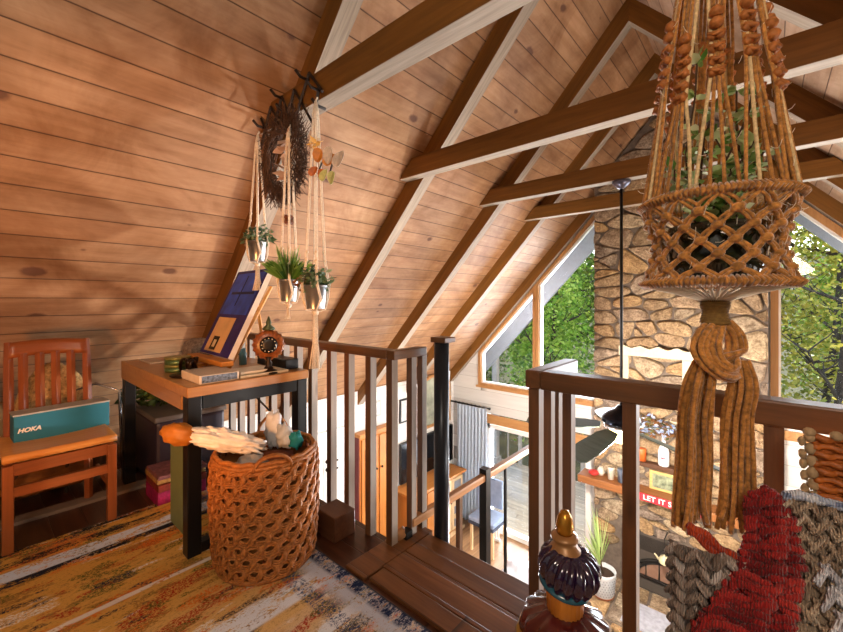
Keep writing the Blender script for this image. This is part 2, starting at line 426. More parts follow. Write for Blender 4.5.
for y, r, mt in ((1.88, .014, M_bal), (2.16, .026, M_black), (2.42, .008, M_black), (1.395+.035, .022, M_black)):
    q = MB(); q.box((-1.36-r, y-r, -1.0), (-1.36+r, y+r, .05 if r != .026 else .125)); q.build('post', mt, hr)

# rafters
YR = [1.30, 2.54, 3.80, 4.86]
def rafter(side, y0, w, lab, orange=False):
    m = MB(); a, b = (XL if side < 0 else XR), RX
    X0, X1 = a, b
    pts = [(X0, zr(X0)), (X1, zr(X1)), (X1, zb(X1)), (X0, zb(X0))]
    n = 4; v = [(p[0], y0, p[1]) for p in pts]+[(p[0], y0+w, p[1]) for p in pts]
    m.v += v
    for k, f in enumerate([(0, 1, 2, 3), (7, 6, 5, 4), (0, 4, 5, 1), (1, 5, 6, 2), (2, 6, 7, 3), (3, 7, 4, 0)]):
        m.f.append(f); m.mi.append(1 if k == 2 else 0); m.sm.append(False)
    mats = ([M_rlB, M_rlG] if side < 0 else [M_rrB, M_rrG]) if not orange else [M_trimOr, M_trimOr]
    o = m.build('roof_rafter', mats); me = o.data
    c = Vector((a, y0+w/2, zr(a))); me.transform(Matrix.Translation(-c)); o.location = c
    tag(o, lab, 'beam', 'roof rafters')
names = ['nearest left roof rafter, above the desk and hanging plants', 'second left roof rafter, where the long collar tie ends',
         'third left roof rafter, above the black pipe post', 'fourth left roof rafter, beyond the short collar ties']
for y, l in zip(YR, names): rafter(-1, y, .11, l)
rafter(-1, YG-.11, .105, 'last left rafter, along the sloping top of the far windows')
namr = ['nearest right roof rafter, crossing behind the big macrame cords', 'second right roof rafter, behind the long collar tie',
        'third right roof rafter, toward the right window', 'fourth right roof rafter, nearest the stone chimney']
for y, l in zip(YR, namr): rafter(1, y, .11, l)
rafter(1, YG-.11, .105, 'last right rafter, along the sloping top of the right window')
YT = [1.19, 2.44, 3.69, 4.76]
tn = ['nearest collar tie holding the black peg rack', 'second collar tie, the longest one crossing mid picture',
      'third collar tie, the one carrying the ceiling fan rod', 'farthest collar tie, close to the stone chimney']
for y, l in zip(YT, tn):
    z0, z1 = 2.243, 2.40; f = lambda z: (z-1.2)/1.09-KB+.01
    a0, a1 = f(z0), f(z1); m = MB()
    P = [(a0, z0), (2*RX-a0, z0), (2*RX-a1, z1), (a1, z1)]
    v = [(p[0], y, p[1]) for p in P]+[(p[0], y+.1, p[1]) for p in P]; m.v += v
    for k, ff in enumerate([(0, 1, 2, 3), (7, 6, 5, 4), (0, 4, 5, 1), (1, 5, 6, 2), (2, 6, 7, 3), (3, 7, 4, 0)]):
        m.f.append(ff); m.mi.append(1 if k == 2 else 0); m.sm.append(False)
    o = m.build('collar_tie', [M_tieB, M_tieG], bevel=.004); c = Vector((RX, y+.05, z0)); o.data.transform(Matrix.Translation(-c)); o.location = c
    tag(o, l, 'beam', 'collar ties across the roof')

# ------------------------------------------------------------------ railings
ZT = .957
def baluster_mb(x, y, z0, z1, w=.04):
    q = MB(); q.box((x-w/2, y-w/2, z0), (x+w/2, y+w/2, z1), mats=[0, 0, 0, 1, 1, 0]); return q  # grey on right and far faces: side light put into the colour
rl = empty('loft_railing', (-2.2, 1.34, 0), 'dark wooden railing behind the desk and basket, ending at the black pipe', 'railing')
xl = (ZT-1.2)/1.09-KB+.02
MB().box((xl, 1.32, ZT-.045), (-1.391, 1.38, ZT)).build('top_rail', M_railX, rl, bevel=.004)
MB().box((-1.39, 1.32, ZT-.045), (-1.335, 1.56, ZT)).build('top_rail', M_railY, rl, bevel=.004)
xs = [-1.38, -1.535, -1.71, -1.87, -2.06, -2.22, -2.38, -2.54, -2.70, -2.86, -3.02, -3.18]
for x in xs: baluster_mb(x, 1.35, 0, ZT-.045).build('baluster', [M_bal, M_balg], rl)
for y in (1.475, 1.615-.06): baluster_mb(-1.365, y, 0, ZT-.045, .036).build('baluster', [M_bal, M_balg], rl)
rr = empty('loft_railing', (.4, 1.32, 0), 'dark wooden railing on the right with wide gaps, in front of the stone chimney', 'railing')
MB().box((-.582, 1.27, ZT-.062), (2.3, 1.34, ZT)).build('top_rail', M_railX, rr, bevel=.005)
MB().box((-.637, 1.27, ZT-.062), (-.583, 1.63, ZT)).build('top_rail', M_railY, rr, bevel=.005)
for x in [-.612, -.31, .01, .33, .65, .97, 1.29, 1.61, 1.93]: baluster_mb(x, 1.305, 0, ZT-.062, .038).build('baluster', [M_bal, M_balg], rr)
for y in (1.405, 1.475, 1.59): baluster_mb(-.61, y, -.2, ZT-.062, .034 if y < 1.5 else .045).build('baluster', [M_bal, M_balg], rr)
np_ = empty('newel_pipe', (-1.245, 1.575, 0), 'tall black round steel pipe post with flat wooden cap at the rail corner', 'post')
MB().lathe((-1.25, 1.575, 0), [(.0385, -.3), (.0385, .985)], 20).build('pipe', plain('blue_black_steel', '#252b33', .32, metal=.4), np_)
MB().box((-1.292, 1.535, .985), (-1.198, 1.625, 1.012)).build('cap', M_railX, np_, bevel=.004)

# ------------------------------------------------------------------ rug
def rug_mat():
    t = NT('distressed_rug'); b = t.bsdf(Roughness=.95); b.inputs['Specular IOR Level'].default_value = .1
    tc = t.n('ShaderNodeTexCoord').outputs['Object']; sp = t.n('ShaderNodeSeparateXYZ'); t.l(tc, sp.inputs[0])
    v = t.mapping((2.2, .75, 1), vec=tc); x = sp.outputs['X']; y = sp.outputs['Y']
    big = t.noise(v, 3.0, 3, .6, .5); mid = t.noise(v, 9, 4, .75, .3); fine = t.noise(t.mapping((1.6, .9, 1), vec=tc), 75, 5, .85)
    frag = t.math('ADD', t.math('MULTIPLY', mid, .5), t.math('MULTIPLY', fine, .5))
    # across-the-rug tone: mustard at the left, cream to the right
    xx = t.math('ADD', x, t.math('MULTIPLY', t.math('SUBTRACT', big, .5), .8))
    base = t.ramp(t.math('DIVIDE', t.math('ADD', xx, 2.8), 2.8), [(.0, '#c8903a'), (.34, '#d6a250'), (.5, '#d6ac70'), (.62, '#d0bca4'), (.8, '#cfa468'), (1, '#d0c0aa')])
    def layer(base, col, off, lo, hi, scale=7):
        n1 = t.noise(t.mapping((2.0, .6, 1), vec=tc, loc=off), scale, 3, .6)
        mk = t.math('MULTIPLY', t.ramp(n1, [(lo, 0.0), (lo+.03, 1.0)]), t.ramp(t.noise(t.mapping((1.5, 1, 1), vec=tc, loc=off), 85, 4, .85), [(.47, 0.0), (.52, 1.0)]))
        return t.mix(mk, base, col)
    c = layer(base, '#e6dccb', (3, 1, 0), .56, .6, 3.5)
    c = layer(c, '#a82c1c', (7, 4, 0), .56, .64, 5)
    c = layer(c, '#5c5a26', (1, 9, 0), .55, .62, 6)
    c = layer(c, '#d8722a', (11, 2, 0), .55, .62, 4)
    c = layer(c, '#2c2c38', (5, 12, 0), .585, .64, 6)
    c = t.mix(t.ramp(fine, [(.36, .75), (.46, 0.0)]), c, '#6e5430')
    # pale streaks running with the rug's length
    def streak(c, x0, w, col, dens=.45):
        dx = t.math('ABSOLUTE', t.math('SUBTRACT', t.math('ADD', x, t.math('MULTIPLY', t.math('SUBTRACT', big, .5), .04)), x0))
        mk = t.math('MULTIPLY', t.ramp(dx, [(w*.8, 1.0), (w, 0.0)]), t.ramp(frag, [(dens-.04, 0.0), (dens, 1.0)]))
        return t.mix(mk, c, col)
    c = layer(c, '#9a7038', (2, 5, 3), .56, .64, 9); c = streak(c, -2.44, .055, '#c9d0da', .495); c = streak(c, -2.375, .025, '#22242e', .49); c = streak(c, -2.545, .03, '#2a2620', .52); c = streak(c, -2.66, .02, '#2a2620', .50)
    c = streak(c, -1.93, .014, '#e4d8cc', .45)
    c = streak(c, -1.45, .06, '#dfe0e4', .485); c = streak(c, -1.2, .03, '#dfe0e4', .48)
    # right border, running across: blue-grey, then dark fringe line
    dy = t.math('SUBTRACT', 1.085, y)
    c = t.mix(t.math('MULTIPLY', t.ramp(dy, [(.10, 1.0), (.17, 0.0)]), t.ramp(frag, [(.43, 0.0), (.49, 1.0)])), c, '#b8bcc8')
    c = t.mix(t.math('MULTIPLY', t.ramp(dy, [(.055, 1.0), (.075, 0.0)]), t.ramp(frag, [(.46, 0.0), (.52, 1.0)])), c, '#1f2a4a')
    c = t.mix(t.math('MULTIPLY', t.ramp(t.math('ABSOLUTE', t.math('SUBTRACT', dy, .19)), [(.03, 1.0), (.04, 0.0)]), t.ramp(fine, [(.5, 0.0), (.55, 1.0)])), c, '#35466c')
    c = t.mix(t.ramp(dy, [(.006, 1.0), (.012, 0.0)]), c, '#30323c')
    t.l(c, b.inputs['Base Color']); t.bump(t.noise(tc, 260, 2), b, .5, .006)
    return t.m
m = MB(); m.box((-2.68, -1.6, .0005), (.45, 1.085, .012))
o = m.build('area_rug', rug_mat(), bevel=.003); tag(o, 'distressed mustard, cream, red and navy patterned rug on the loft floor', 'rug')

# ------------------------------------------------------------------ desk
M_desk = wood('desk_wood', '#8e5e32', '#ba8a52', 'Y', rough=.3, spec=.5)
M_deskX = wood('desk_wood_x', '#8e5e32', '#ba8a52', 'X', rough=.3, spec=.5)
dk = empty('desk', (-2.6, .95, 0), 'wooden desk with black steel frame legs, under the hanging plants', 'desk')
MB().box((-3.2, .64, .752), (-1.98, 1.27, .80)).build('tabletop', M_desk, dk, bevel=.004)
MB().box((-3.2, .642, .685), (-2.07, .66, .752)).build('apron', M_deskX, dk)
MB().box((-2.03, .71, .69), (-1.99, 1.2, .752)).build('frame_bar', M_black, dk)
for x, y in ((-2.055, .645), (-2.055, 1.205), (-3.19, .645), (-3.19, 1.205)):
    MB().box((x, y, 0.013 if x > -2.6 else 0), (x+.065, y+.06, .752)).build('leg', M_black, dk, bevel=.003)
MB().box((-2.05, .705, .013), (-2.0, 1.205, .06)).build('foot_bar', M_black, dk, bevel=.003)
q = MB(); q.tube([(-2.02, .98, .69), (-2.02, 1.21, .42)], .005, 6); q.build('frame_brace', M_black, dk)

# ------------------------------------------------------------------ chair left
M_ch = wood('chair_wood', '#703c1c', '#9c562a', 'Z', rough=.32, spec=.5, knots=False)
M_chx = wood('chair_wood_y', '#703c1c', '#9c562a', 'Y', rough=.32, spec=.5, knots=False)
ch = empty('dining_chair', (-2.88, .3, 0), 'reddish wooden slat-back chair at the left edge carrying a blue box', 'chair')
for y in (.085, .475): MB().box((-2.70, y, 0), (-2.66, y+.04, .42)).build('leg', M_ch, ch, bevel=.003)
for y in (.105, .435):
    q = MB(); q.tube([(-3.06, y+.02, 0), (-3.07, y+.02, .45), (-3.12, y+.02, .80), (-3.15, y+.02, .965)], [.021, .023, .022, .018], 4, smooth=False); q.build('back_post', M_ch, ch, bevel=.003)
q = MB()
def seatf(u, v): x = -3.09+u*.435; y = .085+v*.43; return Vector((x, y, .452-.012*math.sin(PI*u)*math.sin(PI*v)))
q.grid(seatf, 10, 10); q.build('seat', wood('seat_wood', '#b5732f', '#dc9c55', 'Y', rough=.35, knots=False), ch, solid=.03)
MB().box((-2.685, .12, .37), (-2.665, .48, .425)).build('seat_rail', M_chx, ch); MB().box((-3.06, .485, .37), (-2.69, .505, .425)).build('seat_rail', wood('chair_wood_x', '#703c1c', '#9c562a', 'X', rough=.32, knots=False), ch)
MB().box((-2.69, .12, .27), (-2.665, .48, .315)).build('stretcher', M_chx, ch)
MB().box((-3.06, .488, .17), (-2.69, .503, .205)).build('stretcher', MC['chair_wood_x'], ch)
def crest(u, v):
    y = .12+u*.34; return Vector((-3.125-.02*v-.022*math.sin(PI*u), y, .875+.085*v+.012*math.sin(PI*u)))
q = MB(); q.grid(crest, 10, 3); q.build('top_rail', M_chx, ch, solid=.022)
MB().box((-3.085, .13, .50), (-3.062, .455, .535)).build('lower_rail', M_chx, ch)
for i in range(4):
    y = .182+i*.067; q = MB(); q.tube([(-3.075, y, .52), (-3.11, y, .70), (-3.135, y, .90)], .02, 4, smooth=False)
    q.build('slat', M_ch, ch)
# shoe box
sb = empty('shoe_box', (-2.95, .34, .46), 'blue cardboard shoe box with white lettering standing on the chair seat', 'box')
Ms = Matrix.Translation((-2.935, .335, .455)) @ Matrix.Rotation(math.radians(4), 4, 'Z')
M_blue = plain('blue_card', '#1c6a80', .5, var=.06); M_bluet = plain('dark_card', '#123f50', .5)
q = MB(); q.box((-.12, -.20, 0), (0, .20, .14), M=Ms); q.build('box_body', M_blue, sb, bevel=.002)
q = MB(); q.box((-.123, -.203, .14), (.001, .203, .148), M=Ms); q.build('box_lid', plain('pale_card', '#a9a79c', .6), sb)
text('HOKA', .031, plain('letter_white', '#f4f2ea', .5), sb, Ms @ Matrix.Translation((.0015, -.142, .062)) @ Matrix.Rotation(PI/2, 4, 'Z') @ Matrix.Rotation(PI/2, 4, 'X'), shear=.25, offset=.0012)

# ------------------------------------------------------------------ woven basket
bc = Vector((-1.755, .90, .013)); BR = .218; BH = .50
M_rat = plain('rattan', '#c87c38', .6, isl=.2, var=.4, scale=60, bump=.5); M_rat2 = plain('rattan_dark', '#7a3d14', .7, var=.3, scale=50)
bk = empty('laundry_basket', bc, 'tall orange-brown woven rattan basket with loop handles on the rug', 'basket')
def br(z): return BR*(.93+.09*math.sin(min(z/BH, 1)*PI*.75))
q = MB(); n = 48
for k in range(24):
    a = 2*PI*k/24; q.tube([bc+Vector((br(z)*.965*math.cos(a), br(z)*.965*math.sin(a), z)) for z in [i*BH/8 for i in range(9)]], .005, 5)
q.build('upright_stakes', M_rat2, bk)
q = MB(); rows = 9; half = 11; nn = 132
for r_ in range(rows):
    hh = (BH-.05)/rows; z0 = .03+hh*(r_+.5); ph = PI/2*(r_ % 2)
    for sg_ in (1, -1):
        for off in (-.010, 0, .010):
            pts = []
            for k in range(nn):
                a = 2*PI*k/nn; w_ = math.sin(half*a+ph); z = z0+sg_*hh*.46*math.copysign(abs(w_)**.75, w_)+off+.002*math.sin(k*2.7+r_)
                rr_ = br(z0)+.006+.007*sg_*math.cos(half*a+ph)+.002*math.sin(k*1.3)
                pts.append(bc+Vector((rr_*math.cos(a), rr_*math.sin(a), max(z, .004))))
            q.tube(pts, .0050, 5, closed=True)
    for k in range(half*2):
        a = (PI*k-ph)/half; q.ball(bc+Vector(((br(z0)+.010)*math.cos(a), (br(z0)+.010)*math.sin(a), z0)), (.012, .012, .022), 6, 5)
q.build('woven_wall', M_rat, bk)
q = MB()
for z, dr in ((BH-.01, .004), (BH+.004, -.004), (BH-.028, .002)):
    q.tube([bc+Vector(((br(z)+dr)*math.cos(2*PI*k/40), (br(z)+dr)*math.sin(2*PI*k/40), z+.004*math.sin(k*2.2))) for k in range(40)], .010, 6, closed=True)
q.build('rim', M_rat, bk)
q = MB(); q.tube([bc+Vector((br(.012)*math.cos(2*PI*k/40), br(.012)*math.sin(2*PI*k/40), .012)) for k in range(40)], .010, 6, closed=True); q.build('base_ring', M_rat, bk)
q = MB(); q.lathe(bc, [(.01, .012), (br(0)*.95, .012), (br(.2)*.93, .2), (br(.45)*.92, .45)], 32, caps=False); q.build('lining', plain('basket_inner', '#8a5526', .8), bk)
vd = math.atan2(-bc.y, -bc.x)
for a, hz in ((vd+.12, .06), (vd+PI-.15, .105)):
    h = MB()
    for dr in (0, .012):
        h.tube([bc+Vector(((br(BH)+dr)*math.cos(a+.34*math.cos(PI*i/12)), (br(BH)+dr)*math.sin(a+.34*math.cos(PI*i/12)), BH-.02+hz*math.sin(PI*i/12))) for i in range(13)], .007, 6)
    h.build('handle', M_rat, bk)
# things in the basket
def crumple(c, r, seed, n=22, m=14, amp=.35, sc=2.2, M=None):
    q = MB(); vs = []
    for i in range(m+1):
        ph = PI*i/m
        for k in range(n):
            a = 2*PI*k/n; p = Vector((math.sin(ph)*math.cos(a), math.sin(ph)*math.sin(a), math.cos(ph)))
            p *= 1+amp*(noise.noise(p*sc+Vector((seed, 0, seed)))+.5*noise.noise(p*sc*2.7+Vector((0, seed, 2))))
            p = Vector((p.x*r[0], p.y*r[1], p.z*r[2]))
            if M: p = M @ p
            vs.append(p+Vector(c))
    fs = [((i+1)*n+k, (i+1)*n+(k+1) % n, i*n+(k+1) % n, i*n+k) for i in range(m) for k in range(n)]
    q.add(vs, fs, 0, True); return q
pk = empty('paper_roll', (-1.98, .74, .5), 'crumpled white paper roll with orange end resting on the basket rim', 'package')
Mroll = Matrix.Rotation(math.radians(47), 4, 'Z') @ Matrix.Rotation(math.radians(12), 4, 'Y')
M_pap = plain('white_paper', '#f2eee8', .55, var=.15, scale=30, bump=.6)
crumple((-1.83, .745, .572), (.17, .045, .045), 3, 44, 36, .36, 4.2, Mroll).build('wrapping', M_pap, pk)
crumple((-1.962, .600, .607), (.075, .046, .048), 5, 20, 14, .22, 2.5, Mroll).build('orange_end', plain('orange_paper', '#c07828', .5, var=.3), pk)
for i, (c, r, col, lab, cat, nm) in enumerate([
    ((-1.84, .98, .56), (.055, .03, .085), '#dfe3e6', 'white crumpled bag standing up behind the paper roll in the basket', 'bag', 'paper_bag'),
    ((-1.76, .99, .545), (.05, .035, .055), '#c9d2d8', 'pale grey pouch in the basket, left of the teal one', 'bag', 'cloth_pouch'),
    ((-1.70, 1.02, .53), (.035, .03, .04), '#1f8f92', 'small teal pouch at the back of the basket', 'bag', 'cloth_pouch'),
    ((-1.70, .80, .475), (.075, .06, .045), '#a9a8a6', 'grey knitted cap lying near the front rim of the basket', 'hat', 'knit_cap')]):
    o = crumple(c, r, i*2.3+1, amp=.4).build(nm, plain('fab%d' % i, col, .7, var=.2, bump=.5)); tag(recenter(o), lab, cat)
o = crumple((-1.745, .89, .40), (.16, .16, .09), 8, 26, 16, .25).build('folded_cloth', plain('cloth_red', '#8a4a2c', .85, var=.4)); tag(recenter(o), 'rust brown cloth bundled deep inside the rattan basket', 'cloth')

# wood block on the floor by the basket
o = MB().box((-1.755, 1.17, .001), (-1.60, 1.30, .125)).build('wood_block', wood('block_wood', '#3a2014', '#6a4630', 'X', rough=.4), bevel=.004); tag(recenter(o), 'dark square wooden block on the floor beside the basket', 'block')
# sage panel and glass box under desk
o = MB().box((-2.42, .70, .001), (-2.16, .735, .46)).build('painted_board', plain('sage', '#6f7a4e', .6), bevel=.003); tag(recenter(o), 'sage green painted board leaning under the desk beside its front leg', 'board')

# ------------------------------------------------------------------ desk top things
def add_simple(mb, nm, mat, lab, cat, group=None, bevel=0):
    o = mb.build(nm, mat, bevel=bevel); recenter(o); return tag(o, lab, cat, group)
pt = empty('canvas_painting', (-2.42, .95, .88), 'tall blue and tan abstract painting leaning back on the desk easel', 'painting')
A = Vector((-2.64, .925, .882)); U = Vector((.44, -.014, 0)); V = Vector((.005, .236, .502)); Nn = U.cross(V).normalized()
def pp(u, v, d=0): return A+U*u+V*v+Nn*d
def pbox(u0, u1, v0, v1, d0, d1):
    q = MB(); vs = [pp(u, v, d) for d in (d0, d1) for u, v in ((u0, v0), (u1, v0), (u1, v1), (u0, v1))]
    return q.add(vs, [(3, 2, 1, 0), (4, 5, 6, 7), (0, 1, 5, 4), (1, 2, 6, 5), (2, 3, 7, 6), (3, 0, 4, 7)])
pbox(0, 1, 0, 1, -.03, 0).build('canvas', plain('canvas_edge', '#e3d6c4', .7), pt)
pbox(0, 1, 0, 1, .0005, .002).build('navy_ground', plain('navy_paint', '#33287a', .55, var=.4), pt)
pbox(.06, .94, .46, .965, .002, .003).build('blue_field', plain('blue_paint', '#2c5ce0', .5, var=.45, scale=9), pt)
pbox(.12, .70, .03, .42, .002, .003).build('tan_field', plain('tan_paint', '#e8bc80', .5, var=.2, scale=9), pt)
pbox(.27, .47, .05, .20, .003, .004).build('black_square', plain('blk_paint', '#20180f', .6), pt)
pbox(.33, .42, .08, .16, .004, .005).build('cream_square', plain('cream_paint', '#d8c49a', .6), pt)
pbox(.44, .47, .56, .93, .003, .004).build('dark_stroke', plain('ink_paint', '#141c4c', .6), pt)
pbox(.15, .88, .70, .73, .003, .004).build('dark_stroke', MC['ink_paint'], pt)
es = empty('tabletop_easel', (-2.42, .98, .8), 'small orange wooden easel on the desk holding the painting', 'easel')
M_es = wood('easel_wood', '#b06a24', '#dc9a4c', 'X', rough=.45, knots=False)
MB().box((-2.66, .86, .845), (-2.16, .925, .872)).build('ledge', M_es, es, bevel=.003)
for x in (-2.56, -2.26):
    q = MB(); q.tube([(x, .93, .80), (x, 1.19, 1.28)], .012, 4, smooth=False); q.build('leg', M_es, es)
q = MB(); q.tube([(-2.41, 1.24, .80), (-2.41, 1.17, 1.2)], .012, 4, smooth=False); q.build('leg', M_es, es)
q = MB(); q.box((-2.60, .82, .80), (-2.20, .85, .825)); q.box((-2.60, .80, .80), (-2.57, 1.10, .815)); q.box((-2.23, .80, .80), (-2.20, 1.10, .815)); q.build('base_frame', M_es, es, bevel=.002)
# twisted iron ornament in front of easel
q = MB()
for k in range(3):
    q.tube([(-2.36+.07*math.cos(a+k)+.03*k, .77+.035*math.sin(a), .845+.042*math.sin(a*1.5+k)) for a in [i*2*PI/20 for i in range(21)]], .009, 6)
q.lathe((-2.31, .76, .80), [(.09, 0), (.095, .006), (.05, .012)], 18)
add_simple(q, 'iron_candle_holder', plain('dark_bronze', '#2a1c10', .4, metal=.5), 'dark scrolled iron candle holder in front of the easel', 'candle holder')
# white photo box at the front corner, pale books beside
pb = empty('photo_book', (-2.13, .80, .8), 'thick white book with a blue photo spine at the near desk corner', 'book')
MB().box((-2.25, .70, .801), (-2.005, .885, .842)).build('pages', plain('cream_card', '#d6c8b4', .6), pb, bevel=.002)
MB().box((-2.0045, .71, .805), (-2.0035, .875, .838)).build('spine_photo', plain('spine_print', '#7f8fa6', .5, var=.7, scale=90), pb)
add_simple(MB().box((-2.22, .895, .801), (-2.01, 1.16, .813)), 'magazine', plain('mag1', '#cfc2a6', .5), 'cream magazine lying flat beside the photo book', 'magazine', bevel=.001)
add_simple(MB().box((-2.19, .91, .814), (-2.04, 1.09, .826), M=Matrix.Translation((0, 0, 0))), 'paperback', plain('mag2', '#e4dac6', .5), 'pale paperback resting on top of the cream magazine', 'book', bevel=.001)
add_simple(MB().box((-3.12, .72, .801), (-2.88, .80, .81)), 'notepad', plain('notep', '#bfae98', .5), 'thin pale notepad near the far left desk corner', 'notepad', bevel=.001)
# two green tins
for i, z in enumerate((.801, .842)):
    t_ = empty('round_tin', (-2.50, .76, z), ('lower' if i == 0 else 'upper')+' of two green round tins stacked on the desk', 'tin', 'stacked green tins')
    q = MB(); q.lathe((-2.50, .76, z), [(.062, 0), (.064, .002), (.064, .028)], 24); q.build('body', plain('tin_green', '#5f7a4c', .35, metal=.4, var=.35, scale=70), t_)
    q = MB(); q.lathe((-2.50, .76, z), [(.066, .028), (.066, .038), (.06, .0405)], 24); q.build('lid', plain('tin_gold', '#8b8a50', .35, metal=.5), t_)
add_simple(crumple((-2.93, 1.02, .865), (.16, .09, .075), 4, 24, 14, .12, 3), 'stone_planter', plain('stone_grey', '#9c8b7c', .9, var=.5, scale=60, bump=1), 'speckled grey stone lump at the back of the desk', 'stone')
q = MB(); q.box((-2.40, 1.17, .801), (-2.06, 1.255, .86)); add_simple(q, 'black_case', M_blk, 'long black case at the back edge of the desk by the railing', 'case', bevel=.006)
q = MB(); q.lathe((-2.44, 1.10, .801), [(.022, 0), (.022, .07), (.016, .08), (.016, .1)], 14); add_simple(q, 'glass_jar', plain('jar_teal', '#5b8b96', .15), 'small teal jar standing behind the easel', 'jar')
# ornate clock
cl = empty('mantel_clock', (-2.06, 1.07, .8), 'round orange ornate clock with black dial on a bronze pedestal', 'clock')
q = MB(); cx, cy, cz = -2.06, 1.07, .8
q.lathe((cx, cy, cz), [(.055, 0), (.058, .008), (.03, .02), (.016, .04), (.02, .055), (.012, .07), (.024, .09)], 20); q.build('pedestal', MC['dark_bronze'], cl)
Mc = Matrix.Rotation(math.radians(62), 4, 'Z') @ Matrix.Rotation(PI/2, 4, 'X')
fc = (cx, cy, cz+.155)
q = MB(); q.lathe(fc, [(.03, -.03), (.078, -.018), (.084, 0), (.074, .014), (.045, .018)], 36, flute=18, famp=.10, M=Mc); q.build('case', plain('amber_enamel', '#a05a28', .3, var=.5, scale=70), cl)
q = MB(); q.lathe(fc, [(.046, .016), (.046, .022), (.02, .024)], 28, M=Mc); q.build('dial', M_blk, cl)
q = MB()
for k in range(12):
    a = 2*PI*k/12; p = Mc @ Vector((.036*math.cos(a), .036*math.sin(a), .0245)); q.ball(Vector(fc)+p, .0035, 6, 4)
q.build('hour_marks', plain('cream', '#e6dcc0', .5), cl)
q = MB(); q.lathe((cx, cy, cz+.235), [(.03, 0), (.034, .01), (.012, .03), (.016, .04), (.003, .075)], 16); q.build('finial', plain('verdigris', '#4f5a3a', .4, metal=.4), cl)

# ------------------------------------------------------------------ under desk / behind chair clutter
cs = empty('storage_case', (-3.0, .98, 0), 'dark plum storage case with curved silver handle under the desk', 'case')
MB().box((-3.45, .76, .001), (-2.9, 1.18, .42)).build('case_body', plain('plum', '#2b2432', .45), cs, bevel=.02)
MB().box((-3.46, .75, .42), (-2.89, 1.19, .455)).build('case_lid', plain('grey_lid', '#5a5450', .4), cs, bevel=.008)
q = MB(); q.tube([(-2.895, 1.0, .34), (-2.865, .99, .31), (-2.865, .99, .22), (-2.895, 1.0, .19)], .007, 6); q.build('handle', plain('silver', '#b8bcc0', .25, metal=.9), cs)
for i, (z, dz, c_, s_, nm) in enumerate(((.001, .085, '#a81c58', 0, 'magenta box at the bottom of the pile under the desk'), (.087, .04, '#8c3420', .01, 'dark red book on the magenta box under the desk'), (.128, .03, '#b88a48', -.008, 'tan book on the red book under the desk'), (.159, .022, '#8d5a5c', .012, 'rose book topmost of the pile under the desk'))):
    q = MB(); q.box((-2.88, .70, z), (-2.64, .96, z+dz), M=Matrix.Translation((s_, 0, 0))); add_simple(q, 'gift_box' if i == 0 else 'book', plain('bk%d' % i, c_, .5, var=.5, scale=40), nm, 'box' if i == 0 else 'book', bevel=.003)
# green foliage, sacks and cushions in the eaves
def cushion(c, r, col, lab, seed, nm='cushion', cat='cushion', rot=0):
    q = MB(); M_ = Matrix.Rotation(rot, 4, 'Z')
    n, mm = 24, 12; vs = []
    for i in range(mm+1):
        ph = -PI/2+PI*i/mm
        for k in range(n):
            a = 2*PI*k/n; cc = math.cos(ph)
            sx = math.copysign(abs(math.cos(a))**.55, math.cos(a)); sy = math.copysign(abs(math.sin(a))**.55, math.sin(a))
            w = cc**.6; p = Vector((sx*w*r[0], sy*w*r[1], math.sin(ph)*r[2]*(1-.45*max(abs(sx), abs(sy))**4)))
            p *= 1+.06*noise.noise(p*9+Vector((seed, 0, 0))); vs.append(M_ @ p+Vector(c))
    q.add(vs, [(i*n+k, i*n+(k+1) % n, (i+1)*n+(k+1) % n, (i+1)*n+k) for i in range(mm) for k in range(n)], 0, True)
    return add_simple(q, nm, plain('cush'+col, col, .85, var=.35, bump=.4), lab, cat)
cushion((-3.38, .30, .10), (.20, .22, .09), '#a8682a', 'mustard cushion lying low behind the chair legs', 1)
cushion((-3.42, .62, .12), (.16, .10, .11), '#5c4430', 'brown sack slumped behind the chair', 2, 'cloth_sack', 'sack')
cushion((-3.45, .02, .13), (.18, .16, .12), '#6c4a34', 'dark brown sack at the far left behind the chair', 3, 'cloth_sack', 'sack')
o = crumple((-3.46, .34, .40), (.12, .20, .385), 12, amp=.10).build('wicker_hamper', plain('wicker_tan', '#d8ae70', .8, var=.5, scale=55, bump=1)); tag(recenter(o), 'tan wicker hamper bulging behind the chair back', 'hamper')
o = crumple((-3.48, -.0, .47), (.12, .13, .23), 15, amp=.2).build('fabric_bundle', plain('linen', '#b0a078', .8, var=.3)); tag(recenter(o), 'olive fabric bundle behind the left chair post', 'cloth')
q = MB(); q.tube([(-3.28, .38, .001), (-3.30, .40, .62), (-3.27, .52, .66), (-3.24, .64, .60), (-3.24, .66, .001)], .009, 8); add_simple(q, 'folding_frame', MC['silver'], 'bent silver tube frame between the chair and the desk', 'frame')
def leafy(mb, c, r, n, s, rnd, flat=1.0, mi=0, shape='ball', nrm=None):
    for _ in range(n):
        while True:
            p = Vector((rnd.uniform(-1, 1), rnd.uniform(-1, 1), rnd.uniform(-1, 1)))
            if p.length < 1: break
        if shape == 'shell': p = p.normalized()*(.62+.38*rnd.random())
        q = Vector(c)+Vector((p.x*r[0], p.y*r[1], p.z*r[2]))
        d = Vector((rnd.uniform(-1, 1), rnd.uniform(-1, 1), rnd.uniform(-.7, .5))).normalized()
        w = d.orthogonal().normalized(); w.rotate(Matrix.Rotation(rnd.uniform(0, 6.28), 3, d)); L = s*rnd.uniform(.7, 1.3)
        mb.add([q, q+d*L*.5+w*L*.26, q+d*L, q+d*L*.5-w*L*.26], [(0, 1, 2, 3)], mi)
